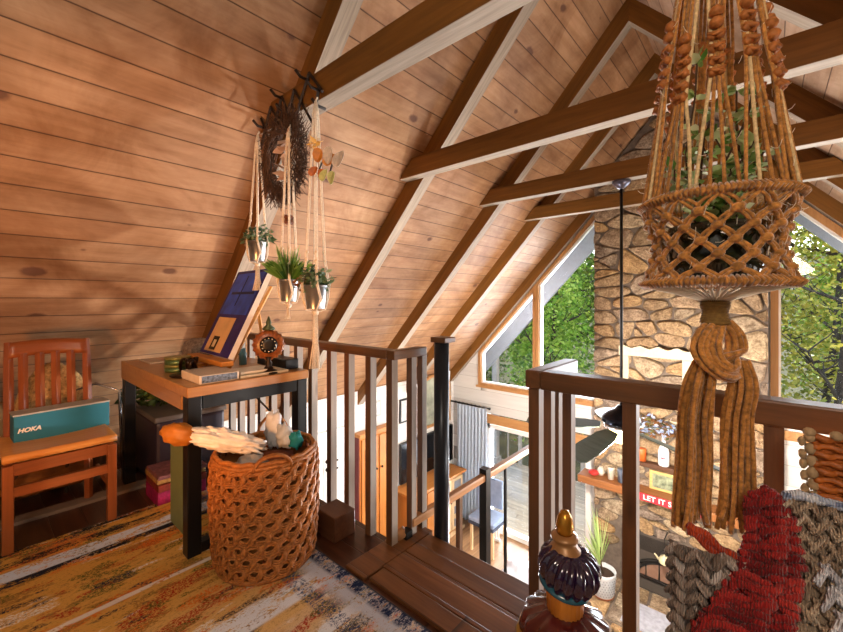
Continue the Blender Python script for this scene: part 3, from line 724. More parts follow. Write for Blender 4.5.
def leaf_mat(name, c1, c2, c3, trans=.25):
    t = NT(name); b = t.bsdf(Roughness=.5); b.inputs['Specular IOR Level'].default_value = .2
    g = t.n('ShaderNodeNewGeometry'); col = t.ramp(g.outputs['Random Per Island'], [(0, c1), (.5, c2), (1, c3)])
    t.l(col, b.inputs['Base Color']); tr = t.n('ShaderNodeBsdfTranslucent'); t.l(col, tr.inputs[0])
    mx = t.n('ShaderNodeMixShader'); mx.inputs[0].default_value = trans
    t.l(b.outputs[0], mx.inputs[1]); t.l(tr.outputs[0], mx.inputs[2]); t.l(mx.outputs[0], t.out.inputs[0]); return t.m
M_leafd = leaf_mat('leaf_dark', '#27361a', '#3f5426', '#5e7034')
pf = empty('leafy_garland', (-3.3, .9, .46), 'dark green leafy garland piled under the far end of the desk', 'plant')
q = MB(); leafy(q, (-3.32, .92, .55), (.16, .26, .10), 500, .06, R); q.build('leaves', M_leafd, pf)
q = MB(); q.tube([(-3.4, .75, .47), (-3.3, .9, .53), (-3.35, 1.1, .5)], .008, 6); q.build('stem', plain('stem', '#4a3320', .8), pf)

# ------------------------------------------------------------------ peg rack, wreath, small hangers
pr_ = empty('accordion_peg_rack', (-2.05, 1.185, 2.2), 'black accordion peg rack zigzagging along the nearest collar tie', 'rack')
M_dk = plain('rack_black', '#1e120c', .5)
pts = [(-2.37, 2.14), (-2.24, 2.36), (-2.10, 2.16), (-1.98, 2.37), (-1.80, 2.13), (-1.74, 2.30)]
pts2 = [(-2.37, 2.36), (-2.24, 2.14), (-2.10, 2.37), (-1.98, 2.16), (-1.82, 2.40), (-1.70, 2.26)]
for P, yy in ((pts, 1.178), (pts2, 1.170)):
    for a, b in zip(P, P[1:]):
        q = MB(); q.tube([(a[0], yy, a[1]), (b[0], yy, b[1])], .009, 4, smooth=False); q.build('slat', M_dk, pr_)
for x, z in ((-2.37, 2.36), (-2.31, 2.25), (-2.10, 2.36), (-2.04, 2.26), (-1.84, 2.37), (-1.74, 2.28), (-1.69, 2.17)):
    q = MB(); q.tube([(x, 1.18, z), (x, 1.13, z), (x, 1.10, z+.025)], .008, 6); q.build('peg', M_dk, pr_)
wr = empty('twig_wreath', (-2.03, 1.13, 1.72), 'dark brown twig wreath hanging from the black peg rack', 'wreath')
wc = Vector((-2.005, 1.125, 1.985)); q = MB(); rw = random.Random(5)
for k in range(150):
    a0 = rw.uniform(0, 2*PI); L = rw.uniform(.5, 1.6); r0 = rw.uniform(.12, .172); ph = rw.uniform(0, 6)
    q.tube([wc+Vector(((r0+.03*math.sin(3*u*L+ph)+.09*max(0, u-.75))*math.cos(a0+u*L), rw.uniform(-.006, .006)+.03*math.sin(ph+2*u), 1.25*(r0+.03*math.sin(3*u*L+ph)+.09*max(0, u-.75))*math.sin(a0+u*L))) for u in [i/7 for i in range(8)]], .0028, 3, caps=False)
for k in range(1300):
    a = rw.uniform(0, 2*PI); r0 = rw.uniform(.12, .185); d = Vector((math.cos(a+rw.uniform(-1.2, 1.2)), rw.uniform(-.5, .5), math.sin(a+rw.uniform(-1.2, 1.2))))
    p = wc+Vector((r0*math.cos(a), rw.uniform(-.03, .03), 1.25*r0*math.sin(a))); q.tube([p, p+d*rw.uniform(.03, .085)], .0018, 3, caps=False)
q.build('twigs', plain('twig', '#5c4230', .9, var=.4), wr)
q = MB(); q.tube([wc+Vector((-.0, -.01, .2)), wc+Vector((0, -.01, .30))], .003, 5); q.build('hanging_loop', M_dk, wr)
q = MB(); leafy(q, wc+Vector((.085, -.02, -.02)), (.025, .02, .12), 30, .07, rw); q.build('pale_leaves', leaf_mat('pale_leaf', '#b89a86', '#c8a890', '#d8bca4'), wr)
M_cord = plain('cream_cord', '#fff2dc', .85, var=.25, scale=120, bump=.6)
M_zinc = plain('zinc', '#a9adb0', .28, metal=.85, var=.2)
def small_hanger(x, y, ztop, zp, lab_h, lab_p, lab_c, seed, tassel=0, r=.052, ph=.115, bead=0, leafcols=None, grass=False, brown=False):
    rn = random.Random(seed); pc = Vector((x, y, zp))
    hg = empty('macrame_hanger', (x, y, zp-.02), lab_h, 'plant hanger', 'small macrame plant hangers')
    q = MB(); zk = zp+ph+.10
    for k in range(4):
        a = PI/4+k*PI/2+.3
        for o_ in (-.006, .006):
            pts = [Vector((x+o_, y, ztop)), Vector((x+o_+.01*math.cos(a), y+.01*math.sin(a), ztop-.06)),
                   Vector((x+o_+(r*.75)*math.cos(a), y+(r*.75)*math.sin(a), zp+ph+.12)), Vector((x+o_+(r+.006)*math.cos(a), y+(r+.006)*math.sin(a), zp+ph)),
                   Vector((x+o_+(r+.004)*math.cos(a+.3), y+(r+.004)*math.sin(a+.3), zp+ph*.4)), Vector((x+r*.8*math.cos(a), y+r*.8*math.sin(a), zp-.004)), Vector((x, y, zp-.02))]
            q.tube(pts, .0032, 5)
        for zz, rr_ in ((.12, .75), (.08, .85), (.16, .68)):
            q.ball((x+r*rr_*math.cos(a), y+r*rr_*math.sin(a), zp+ph+zz), .008, 6, 5)
    q.ball((x, y, ztop-.055), .012, 8, 6); q.ball((x, y, zp-.02), .016, 8, 6)
    q.tube([(x, y, ztop), (x, y+.01, ztop+.02)], .004, 5)
    q.build('cords', M_cord, hg)
    q = MB()
    L = tassel or .07
    for k in range(46 if tassel else 20):
        a = rn.uniform(0, 6.28); rr_ = rn.uniform(.004, .016)*(2.0 if tassel else 1.2)
        q.tube([(x+.3*rr_*math.cos(a), y+.3*rr_*math.sin(a), zp-.022), (x+rr_*.45*math.cos(a), y+rr_*.45*math.sin(a), zp-.02-L*.55), (x+rr_*math.cos(a), y+rr_*math.sin(a), zp-.02-L)], .0022, 4)
    q.build('tassel', M_cord, hg)
    if bead:
        q = MB()
        for k in range(4):
            for zz in (0, .024):
                q.ball((x+.014*math.cos(k*PI/2), y+.014*math.sin(k*PI/2), zp+ph+.30+zz), .013, 8, 6)
        q.build('beads', plain('bead_brown', '#6e3a1c', .4), hg)
    pot = empty('metal_pot', (x, y, zp), lab_p, 'pot', 'small zinc pots in hangers')
    q = MB(); q.lathe(pc, [(r*.74, 0), (r*.95, ph*.92), (r, ph*.93), (r, ph), (r*.9, ph), (r*.86, ph*.85)], 22, caps=False); q.lathe(pc, [(.001, .001), (r*.74, 0)], 22, caps=False)
    q.build('pot_body', M_zinc, pot)
    q = MB(); q.lathe(pc, [(.001, ph*.86), (r*.88, ph*.86)], 16, caps=False); q.build('soil', plain('soil', '#3b2a1e', .95), pot)
    pl = empty('potted_plant', (x, y, zp+ph*.86), lab_c, 'plant', 'small plants in the zinc pots')
    q = MB()
    if grass:
        for k in range(260):
            a = rn.uniform(0, 6.28); d = rn.uniform(.02, .14); h = rn.uniform(.06, .19)
            b0 = pc+Vector((.02*math.cos(a), .02*math.sin(a), ph*.86)); t0 = pc+Vector((d*math.cos(a), d*math.sin(a), ph+h*(1 if d < .07 else .55))); w = Vector((-math.sin(a), math.cos(a), 0))*.0024
            mid = (b0+t0)/2+Vector((0, 0, .03)); q.add([b0-w, b0+w, mid+w, t0, mid-w], [(0, 1, 2, 3, 4)], 0)
    else:
        leafy(q, pc+Vector((0, 0, ph+.03)), (.085, .085, .06), 190, .034, rn)
        for k in range(8):
            a = rn.uniform(0, 6.28); q.tube([pc+Vector((0, 0, ph*.86)), pc+Vector((.07*math.cos(a), .07*math.sin(a), ph+rn.uniform(.02, .09)))], .0016, 4)
    q.build('foliage', leafcols, pl)
    if brown:
        q = MB(); leafy(q, pc+Vector((-.07, -.01, ph+.01)), (.05, .05, .05), 90, .03, rn); q.build('dried_flowers', leaf_mat('dried', '#5a3a22', '#8a5a34', '#a07844', .1), pl)
LG = leaf_mat('leaf_grey', '#2f4a34', '#54704e', '#8a9c78', .15); LB = leaf_mat('leaf_bright', '#3c6a2c', '#6a9a44', '#9cbc6c', .2)
small_hanger(-2.225, 1.088, 2.16, 1.425, 'leftmost small cream macrame hanger, beside the twig wreath', 'zinc pot in the leftmost small hanger', 'grey-green leafy plant in the leftmost small hanger', 1, tassel=.15, leafcols=LG, brown=True)
small_hanger(-1.885, 1.09, 2.10, 1.193, 'middle small cream macrame hanger with brown beads, below the wreath', 'ribbed zinc pot in the beaded middle hanger', 'bright green grassy plant in the beaded middle hanger', 2, bead=1, r=.050, leafcols=LB, grass=True)
small_hanger(-1.655, 1.10, 2.17, 1.158, 'long-tasselled cream macrame hanger with a butterfly clipped to it', 'zinc pot in the long-tasselled hanger', 'mixed green and brown plant in the long-tasselled hanger', 3, tassel=.27, r=.058, leafcols=LG, brown=True)
def butterfly(c, col, col2, lab, s, rot):
    b = empty('butterfly_ornament', c, lab, 'ornament', 'butterfly ornaments'); Mx = Matrix.Translation(c) @ Matrix.Rotation(rot, 4, 'Z') @ Matrix.Rotation(.4, 4, 'Y')
    for sd in (-1, 1):
        for (w, h, o_) in ((.055, .045, .03), (.04, .035, -.03)):
            q = MB(); q.add([Mx @ Vector((sd*s*(.002+w*(.5-.5*math.cos(a)))*1.0, -.012*s*abs(math.cos(a)), s*(o_+h*.7*math.sin(a)+w*.35*(.5-.5*math.cos(a))*(1 if o_ > 0 else -1)))) for a in [i*2*PI/14 for i in range(14)]], [tuple(range(14))], 0)
            q.build('wing', plain('wing'+(col if o_ > 0 else col2), col if o_ > 0 else col2, .5, var=.3, scale=50), b, solid=.001)
    q = MB(); q.ball((0, 0, 0), (.004*s, .004*s, .035*s), 8, 6, M=Mx); q.v = [tuple(v) for v in q.v]; q.build('body', M_dk, b)
butterfly(Vector((-1.575, 1.075, 1.83)), '#d98a2c', '#c46a1c', 'orange butterfly ornament on the right small hanger', 1.0, .6)
butterfly(Vector((-1.485, 1.07, 1.80)), '#ead8c4', '#d8dc8c', 'pale pink and yellow butterfly ornament on the right small hanger', 1.15, .2)
q = MB(); leafy(q, (-1.63, 1.08, 1.95), (.035, .02, .035), 24, .035, R); add_simple(q, 'bow_ornament', leaf_mat('bow', '#c9923c', '#dcb060', '#e8cc94', .1), 'small golden bow tied high on the right small hanger', 'ornament')

# ------------------------------------------------------------------ big macrame hanger
mc = Vector((-.086, 1.050, 0)); M_rope = plain('jute_rope', '#e69e4c', .85, isl=.35, var=.5, scale=110, bump=.9, Sheen_Weight=.5, Sheen_Roughness=.4); M_ropel = plain('jute_pale', '#f0d09a', .9, var=.35, scale=110, bump=.9)
M_fuzz = plain('fuzz_white', '#e9dcc6', .95, var=.1)
M_bead = plain('bead_jute', '#c07434', .6, var=.4, scale=90, bump=.8)
bm_ = empty('large_macrame_hanger', (mc.x, mc.y, .6), 'large knotted jute macrame hanger with long tassel in the right foreground', 'plant hanger')
def mr(z):
    T = [(1.40, .135), (1.63, .103), (1.85, .072), (2.0, .05), (2.2, .03)]
    for (a, b), (c, d) in zip(T, T[1:]):
        if z <= c: return b+(d-b)*max(0, (z-a))/(c-a)
    return .03
def cyl(r, a, z): return mc+Vector((r*math.cos(a), r*math.sin(a), z))
ZR, RR = 1.408, .135; ZB, RB = 1.236, .132
def ropes(mb, pts, r=.0036, tw=0): mb.tube(pts, r, 6)
q1, q2 = MB(), MB(); rn = random.Random(3); G = 11
for g in range(G):
    a0 = 2*PI*g/G+.25; zk = (1.76, 1.70, 1.73)[g % 3]
    for s_ in range(4):
        oa = (s_-1.5)
        P = [cyl(.026, a0+oa*.16, 2.17), cyl(mr(1.95), a0+oa*.14, 1.95), cyl(mr(zk+.05), a0+oa*.10, zk+.05), cyl(mr(zk)-.002, a0+oa*.07, zk), cyl(mr(zk-.09), a0+oa*.06, zk-.09), cyl(mr(1.52), a0+oa*.13, 1.52), cyl(RR, a0+oa*.17, ZR)]
        ropes(q2 if s_ == g % 4 else q1, sp(P, 3), .0036)
    q3 = MB()
    for i, z in enumerate((zk+.035, zk+.012, zk-.014, zk-.040, zk-.066, zk-.09)):
        R_ = mr(z)+.004
        if i < 2: q3.ball(cyl(R_+.002, a0, z), (.0125, .0125, .0115), 10, 7, nz=.15, seed=i+g)
        else:
            for sd in (-1, 1): q3.ball(cyl(R_, a0+sd*.006/R_, z), (.0085, .0085, .0095), 8, 6, nz=.3, seed=i*3+g+sd)
            q3.tube([cyl(R_+.003, a0-.012/R_, z+.005), cyl(R_+.010, a0, z-.002), cyl(R_+.003, a0+.012/R_, z+.005)], .0042, 6)
    q3.build('knot_sinnet', M_bead, bm_)
q1.build('brown_cords', M_rope, bm_); q2.build('pale_cords', M_ropel, bm_)
q = MB()
for z in (2.02, 1.99, 1.96, 1.93): q.tube([cyl(.056-.0*z, 2*PI*k/20, z+.004*math.sin(k)) for k in range(20)], .007, 6, closed=True)
q.tube([(mc.x, mc.y, 2.17), (mc.x, mc.y+.06, 2.31), (mc.x, 1.19, 2.31)], .006, 6); q.build('gathering_wrap', M_rope, bm_)
# rings bound with rope
for nm, z, r_ in (('upper_ring', ZR, RR), ('lower_ring', ZB, RB)):
    q = MB(); q.tube([cyl(r_, 2*PI*k/48, z) for k in range(48)], .007, 8, closed=True)
    for k in range(96):
        a = 2*PI*k/96; q.tube([cyl(r_-.009, a, z-.004), cyl(r_-.001, a+.01, z+.009), cyl(r_+.010, a+.02, z), cyl(r_, a+.01, z-.009)], .0038, 5)
    q.build(nm, M_rope, bm_)
# knotted net between rings
q = MB(); qk = MB(); N = 13; rowz = [ZR-.005, 1.372, 1.344, 1.316, 1.288, 1.262, ZB+.004]; rowr = [RR, .123, .113, .109, .112, .120, RB]
for i in range(6):
    for k in range(N):
        a = 2*PI*(k+(.5 if i % 2 else 0))/N
        for sd in (-1, 1):
            b_ = a+sd*PI/N
            for o_ in ((-.03, .03) if i else (-.04, .04)):
                ropes(q, sp([cyl(rowr[i], a+o_, rowz[i]), cyl((rowr[i]+rowr[i+1])/2+.003, (a+b_)/2+sd*.03+o_*1.4, (rowz[i]+rowz[i+1])/2), cyl(rowr[i+1], b_+o_, rowz[i+1])], 3), .0036)
        if i:
            qk.ball(cyl(rowr[i]+.003, a, rowz[i]), (.011, .011, .0095), 8, 6, nz=.35, seed=k+i)
            for o_ in (-.05, .05): qk.ball(cyl(rowr[i]+.003, a+o_, rowz[i]+.06*o_), (.0065, .0065, .006), 7, 5)
q.build('net_cords', M_rope, bm_); qk.build('net_knots', M_rope, bm_)
# pale spokes under the lower ring
q = MB()
for k in range(44):
    a = 2*PI*k/44; q.tube([cyl(RB, a, ZB-.006), cyl(RB*.55, a, ZB-.020), cyl(.018, a, ZB-.038)], .0026, 4)
q.build('bottom_spokes', M_fuzz, bm_)
# wrapped neck + big loop knot
q = MB()
for i in range(9): q.tube([cyl(.021+.002*math.sin(i), 2*PI*k/16, 1.20-.006*i) for k in range(16)], .005, 6, closed=True)
q.build('wrapped_neck', plain('neck_jute', '#8a6a34', .85, var=.3, scale=120, bump=.8), bm_)
vx = Vector((ca, sa, 0)); vy = Vector((-sa, ca, 0))   # sideways / away in plan, for the tassel's flat shape
def kp(x, y, z): return Vector((mc.x, mc.y, 0))+vx*(x-.006)+vy*y+Vector((0, 0, z))
q = MB(); rk = random.Random(9)
for i in range(12):
    t = (i/11-.5); e = .010*math.sin(i*2.4)
    # bundle A swells left, crosses the front and tucks in on the right
    q.tube(sp([kp(.008+t*.022, e, 1.155), kp(-.016+t*.045, -.016+e, 1.135), kp(-.036+t*.052, -.030+e, 1.105), kp(-.034+t*.050, -.040+e, 1.078), kp(-.008+t*.034, -.044+e, 1.056+t*.02), kp(.022, -.032+e, 1.058+t*.045), kp(.034, -.008, 1.07+t*.04)], 4), .0058, 6)
    # bundle B swells right and drops behind into the left leg
    q.tube(sp([kp(.022+t*.022, e, 1.155), kp(.038+t*.026, -.008+e, 1.13), kp(.040+t*.03, -.014+e, 1.10), kp(.022+t*.03, -.024+e, 1.08+t*.03), kp(-.01, -.024+e, 1.065+t*.04), kp(-.036, -.010, 1.05+t*.03)], 4), .0058, 6)
q.build('tassel_knot', M_rope, bm_)
M_t2 = plain('jute_dark', '#c8883e', .9, var=.5, scale=90, bump=.8, isl=.4)
for sd, x0, x1, x2 in ((-1, -.030, -.040, -.044), (1, .040, .050, .048)):
    q = MB(); w = MB(); n_ = 22
    for i in range(n_):
        t = i/(n_-1)-.5; dp = rk.uniform(-.022, .014); zb_ = .715+rk.uniform(-.01, .03)
        j = [rk.uniform(-.004, .004) for _ in range(4)]
        pts = [kp(x0+t*.030, -.020+dp*.5, 1.075), kp(x1+t*.046, -.012+dp, 1.02), kp(x1+t*.050+j[0], dp, .95), kp(x2+t*.054+j[1], dp, .86), kp(x2+t*.056+j[2], dp, .78), kp(x2*1.02+t*.066+j[3]*2, dp, zb_)]
        (q if i % 3 else w).tube(sp(pts, 4), .0052, 6)
    q.build('tassel_leg', M_rope, bm_); w.build('tassel_leg_strands', M_t2, bm_)
q = MB()
for i in range(240):
    z = rk.choice([rk.uniform(1.42, 2.0), rk.uniform(1.23, 1.4)]); a = rk.uniform(0, 6.28)
    if z > 1.4: p = cyl(mr(z)+.004, a, z)
    elif z > 1.2: p = cyl(.134, a, z) if abs(z-1.3) > .06 else cyl(.12, a, z)
    else: p = kp(rk.choice([-.066, .072])+rk.uniform(-.004, .004), rk.uniform(-.02, .02), z)
    d = Vector((rk.uniform(-1, 1), rk.uniform(-1, 1), rk.uniform(-1, 1))).normalized(); q.tube([p, p+d*.008, p+d*.014+Vector((0, 0, .004))], .0006, 3, caps=False)
tag(q.build('frayed_fibres', M_fuzz, bm_), kind='stuff')
# planter + trailing plant inside
pp_ = empty('glass_planter', (mc.x, mc.y, 1.24), 'dark green glass planter bowl inside the large macrame hanger', 'pot')
q = MB(); q.lathe((mc.x, mc.y, 1.238), [(.045, 0), (.07, .01), (.088, .05), (.090, .09), (.085, .12), (.078, .12), (.08, .09), (.07, .02)], 28, caps=False); q.lathe((mc.x, mc.y, 1.238), [(.001, .001), (.05, 0)], 28, caps=False)
q.build('bowl', plain('dark_glass', '#232c1c', .12, var=.3, spec=.8), pp_)
q = MB(); q.lathe((mc.x, mc.y, 1.34), [(.001, 0), (.08, 0)], 20, caps=False); q.build('soil', plain('soil', '#3b2a1e', .95), pp_)
tp = empty('trailing_plant', (mc.x, mc.y, 1.34), 'variegated green and cream trailing plant inside the large macrame hanger', 'plant')
q = MB(); s2 = MB(); rp = random.Random(21)
for k in range(14):
    a = rp.uniform(0, 6.28); h = rp.uniform(.12, .36); pts = [cyl(.02, a, 1.34)]
    for i in range(1, 7):
        u = i/6; pts.append(cyl(.02+.05*u+.012*math.sin(u*7+k), a+u*1.5, 1.34+h*u))
    s2.tube(pts, .002, 5)
    for p in pts[1:]:
        for _ in range(6):
            d = Vector((rp.uniform(-1, 1), rp.uniform(-1, 1), rp.uniform(-.5, .5))).normalized(); w = d.orthogonal().normalized(); w.rotate(Matrix.Rotation(rp.uniform(0, 6.28), 3, d)); L = rp.uniform(.018, .036); up = d.cross(w)
            q.add([p, p+d*L*.3+w*L*.25, p+d*L*.7+w*L*.22-up*.004, p+d*L-up*.008, p+d*L*.7-w*L*.22-up*.004, p+d*L*.3-w*L*.25], [(0, 1, 2, 3, 4, 5)], 0)
q.build('leaves', leaf_mat('leaf_var', '#4d7a2c', '#9ab46a', '#d8d8b0', .2), tp); s2.build('stems', plain('stem', '#4a3320', .8), tp)

# ------------------------------------------------------------------ turban-topped ornament, front
tc_ = Vector((-.362, .925, 0))
tb = empty('turban_lamp_base', (tc_.x, tc_.y, 0), 'tall ornate stand with purple ribbed turban and gold acorn finial', 'ornament')
q = MB(); q.lathe((tc_.x, tc_.y, .0), [(.11, .013), (.115, .03), (.09, .05), (.05, .09), (.045, .22), (.07, .26), (.075, .28)], 28); q.build('foot', plain('gold_foot', '#8a5a28', .35, metal=.3), tb)
q = MB(); q.lathe((tc_.x, tc_.y, .318), [(.05, 0), (.085, .03), (.104, .08), (.092, .13), (.045, .152)], 56, flute=14, famp=.12); q.build('lower_bulb', plain('maroon_glaze', '#5a1f1c', .2, var=.4, spec=.7), tb)
q = MB(); q.tube([(tc_.x+.104*math.cos(2*PI*k/40), tc_.y+.104*math.sin(2*PI*k/40), .395+.006*math.sin(k*1.7)) for k in range(40)], .010, 6, closed=True); q.build('gilt_band', plain('gilt', '#a8823c', .35, metal=.6), tb)
q = MB(); q.lathe((tc_.x, tc_.y, .440), [(.034, 0), (.039, .004), (.041, .055), (.045, .095)], 60, flute=22, famp=.10); q.build('fluted_neck', wood('neck_wood', '#8a4a14', '#c98030', 'Z', rough=.35, knots=False), tb)
Mt = Matrix.Rotation(math.radians(9), 4, Vector((ca, sa, 0)))@Matrix.Rotation(math.radians(8), 4, Vector((-sa, ca, 0)))
q = MB(); q.lathe((tc_.x, tc_.y, .524), [(.044, .0), (.052, .008), (.064, .032), (.067, .054), (.060, .075), (.043, .089), (.028, .092)], 96, flute=16, famp=.17, M=Mt); q.build('turban', plain('purple_glaze', '#241238', .12, var=.35, spec=.9), tb)
q = MB(); q.tube([Vector((tc_.x, tc_.y, .534))+Mt @ Vector((.053*math.cos(2*PI*k/40), .053*math.sin(2*PI*k/40), 0)) for k in range(40)], .008, 8, closed=True); q.build('teal_band', plain('teal_glaze', '#1c5568', .2, spec=.7), tb)
q = MB(); q.lathe((tc_.x, tc_.y, .606), [(.038, -.004), (.036, .006), (.027, .018), (.022, .024), (.031, .030), (.031, .037), (.019, .042)], 28); q.build('collar', plain('tan_glaze', '#9a7044', .35, metal=.2), tb)
q = MB(); q.lathe((tc_.x, tc_.y, .646), [(.017, 0), (.020, .010), (.0205, .022), (.017, .040), (.009, .054), (.001, .058)], 24); q.build('acorn_finial', plain('gold_leaf', '#b8822c', .25, metal=.7), tb)

# ------------------------------------------------------------------ chunky knit throws on a wicker chair (right foreground)
def knit(mb, S, nu, nv, rad, rnd, loft=1.0):
    # rows of leaning V stitches, long lobes that overlap their neighbours
    for j in range(nv):
        for i in range(nu):
            u = (i+.5)/nu; v = (j+.5)/nv
            p = S(u, v); pu = S(min(u+.5/nu, 1), v)-S(max(u-.5/nu, 0), v); pv = S(u, min(v+.5/nv, 1))-S(u, max(v-.5/nv, 0))
            n_ = pu.cross(pv)
            if n_.length < 1e-9: continue
            n_.normalize(); lu = pu.length; lv = pv.length
            for sd in (-1, 1):
                for st in (-1, 0, 1):     # three plies per lobe
                    c = p+pu*(.24*sd+.085*st)+n_*(rnd.uniform(-.1, .15)*rad+(0 if st else .22*rad))
                    d = (pv.normalized()+pu.normalized()*sd*.75*rnd.uniform(.7, 1.2)).normalized(); w = n_.cross(d).normalized()
                    Mx = Matrix((w, d, n_)).transposed().to_4x4()
                    mb.ball(c, (lu*.125, lv*.80*rnd.uniform(.85, 1.12), rad*loft*.62), 6, 5, M=Mx)
    return mb
def ribs(mb, S, nv, r, rnd, amp=.5, plies=3, seg=40):
    # heavy yarn wound across the cloth, each row a loose twist of plies
    for j in range(nv):
        v0 = (j+.5)/nv; ph = rnd.uniform(0, 6)
        for k in range(plies):
            pts = []
            for i in range(seg+1):
                u = i/seg; v = min(max(v0+.012*math.sin(u*9+ph), 0), 1); p = S(u, v)
                n_ = (S(min(u+.01, 1), v)-S(max(u-.01, 0), v)).cross(S(u, min(v+.01, 1))-S(u, max(v-.01, 0)))
                if n_.length > 1e-12: n_.normalize()
                pv = (S(u, min(v+.02, 1))-S(u, max(v-.02, 0))).normalized()
                a = u*15+2*PI*k/plies+ph
                pts.append(p+n_*(math.cos(a)*amp*r+r*.35*math.sin(u*24+ph*3))+pv*math.sin(a)*amp*r)
            mb.tube(pts, [r*.62*(1+.15*math.sin(i*1.7+k)) for i in range(seg+1)], 6)
    return mb
def yarn(name, c1, c2, c3=None):
    t = NT(name); b = t.bsdf(Roughness=.9); b.inputs['Specular IOR Level'].default_value = .12; b.inputs['Sheen Weight'].default_value = .12
    g = t.n('ShaderNodeNewGeometry'); tcv = t.mapping(); nz = t.noise(tcv, 6, 2)
    f = t.math('ADD', t.math('MULTIPLY', g.outputs['Random Per Island'], .35), t.math('MULTIPLY', nz, .65))
    col = t.ramp(f, [(.3, c1), (.55, c2), (.72, c3 or c2)])
    wv = t.n('ShaderNodeTexWave'); wv.inputs['Scale'].default_value = 70; wv.inputs['Distortion'].default_value = 6; t.l(tcv, wv.inputs['Vector'])
    col = t.mix(.55, col, t.mix(1.0, col, t.ramp(wv.outputs['Fac'], [(0, .45), (.7, 1.0)]), 'MULTIPLY'))
    t.l(col, b.inputs['Base Color']); t.bump(wv.outputs['Fac'], b, .7, .004); return t.m
Y_red = yarn('yarn_red', '#701216', '#a02422', '#b83c34'); Y_br = yarn('yarn_brown', '#8a7460', '#b8a28a', '#dcd0c0'); Y_gr = yarn('yarn_grey', '#4c4644', '#8a8684', '#d0d2d8')
Y_wh = yarn('yarn_blue', '#5c6c90', '#b8c4dc', '#f0f2f6')
# frames in depth / side / height relative to the viewpoint turned into room coordinates
wch = empty('wicker_armchair', W(.74, .62, 0), 'orange wicker armchair under the chunky knit throws at the right edge', 'chair')
ang = YAW
Mw = Matrix.Translation(W(.76, .60, 0)) @ Matrix.Rotation(ang, 4, 'Z')
M_wick = plain('orange_wicker', '#c06a28', .5, var=.4, scale=40, bump=.6)
q = MB(); q.box((.0, -.16, .10), (.36, .04, .44), M=Mw); q.build('seat', M_wick, wch, bevel=.03)
for x, y in ((.03, -.13), (.33, -.13), (.03, .01), (.33, .01)):
    q = MB(); q.tube([Mw @ Vector((x, y, .10)), Mw @ Vector((x, y, .014))], .022, 8); q.build('leg', M_wick, wch)
def backp(u, v):   # curved wicker back: u across, v up
    x = .03+.02*(1-v)+u*.36-.0; x = .155-.035*v+.30*u
    y = .06-.20*u; return Mw @ Vector((x+.088, y, .42+.495*v+.0035*math.sin(u*60)*math.sin(v*90)))
q = MB()
for j in range(30):
    v = j/29
    q.tube([backp(i/36, v)+Mw.to_3x3() @ Vector((0, -.005*math.cos(i*PI/2+j*PI), 0)) for i in range(37)], .0072, 6)
q.grid(lambda u, v: backp(u, v)+Vector((0, .004, 0)), 12, 8); q.build('backrest', M_wick, wch)
q = MB()
for j in range(18): q.ball(backp(0, .15+.85*j/17), (.010, .010, .0125), 8, 6, nz=.3, seed=j); q.ball(backp(-.035, .13+.85*j/17), (.007, .008, .011), 8, 6, nz=.3, seed=j)
q.build('braided_edge', plain('pale_jute', '#b59a74', .85, var=.3, scale=80), wch); q = MB()
for j in range(10): q.ball(backp(j/9, 1.02), (.011, .011, .010), 8, 6)
for j in range(16): q.ball(backp(.11, .1+.8*j/15)+Mw.to_3x3() @ Vector((0, -.018, 0)), (.007, .007, .007), 8, 6)
q.build('top_braid', MC['pale_jute'], wch)
rnk = random.Random(31)
# red throw: steep folded ridge
def Sred(u, v):
    z = .825-.34*v; hw = .030+.062*min(1, v*1.3)
    a = (u-.5)*2
    side = .675-.175*v+a*hw+.02*math.sin(v*7)
    dep = .79-.17*v-.05*math.cos(a*PI/2)*(.5+v)+.012*math.sin(a*9+v*5)
    return W(dep, side, z-.02*a*a)
th = empty('red_throw', W(.72, .59, .5), 'dark red chunky knit throw heaped over the wicker armchair', 'blanket')
q = MB(); ribs(q, Sred, 27, .0108, rnk, .7, 3, 80); q.grid(lambda u, v: Sred(u, v)+Vector((-.0, .008, -.004)), 16, 20); q.build('knitted_body', Y_red, th)
q = MB()
for k in range(3):
    q.tube(sp([W(.76-.02*i/8, .515+.0095*i, .755-.007*i+.004*math.sin(i*1.3+k*2)+k*.007) for i in range(9)], 3), .0075, 7)
q.build('twisted_edge', yarn('yarn_rust', '#8a2414', '#b8401c', '#c86030'), th)
# grey roll left
def Sgl(u, v):
    a = PI*(1.05*u-.02); r_ = .075+.012*v
    return W(.80-.07*math.sin(a)-.03*v, .582-.078*math.cos(a)-.014*v, .712-.30*v+.012*math.sin(a))
tg = empty('grey_throw', W(.8, .5, .4), 'grey-brown chunky knit throw hanging left of the red one', 'blanket')
q = MB(); knit(q, Sgl, 6, 12, .016, rnk); q.grid(lambda u, v: Sgl(u, v)+Vector((0, .008, 0)), 14, 14); q.build('knitted_body', yarn('yarn_greybrown', '#685a50', '#9c8c80', '#d0c8c4'), tg)
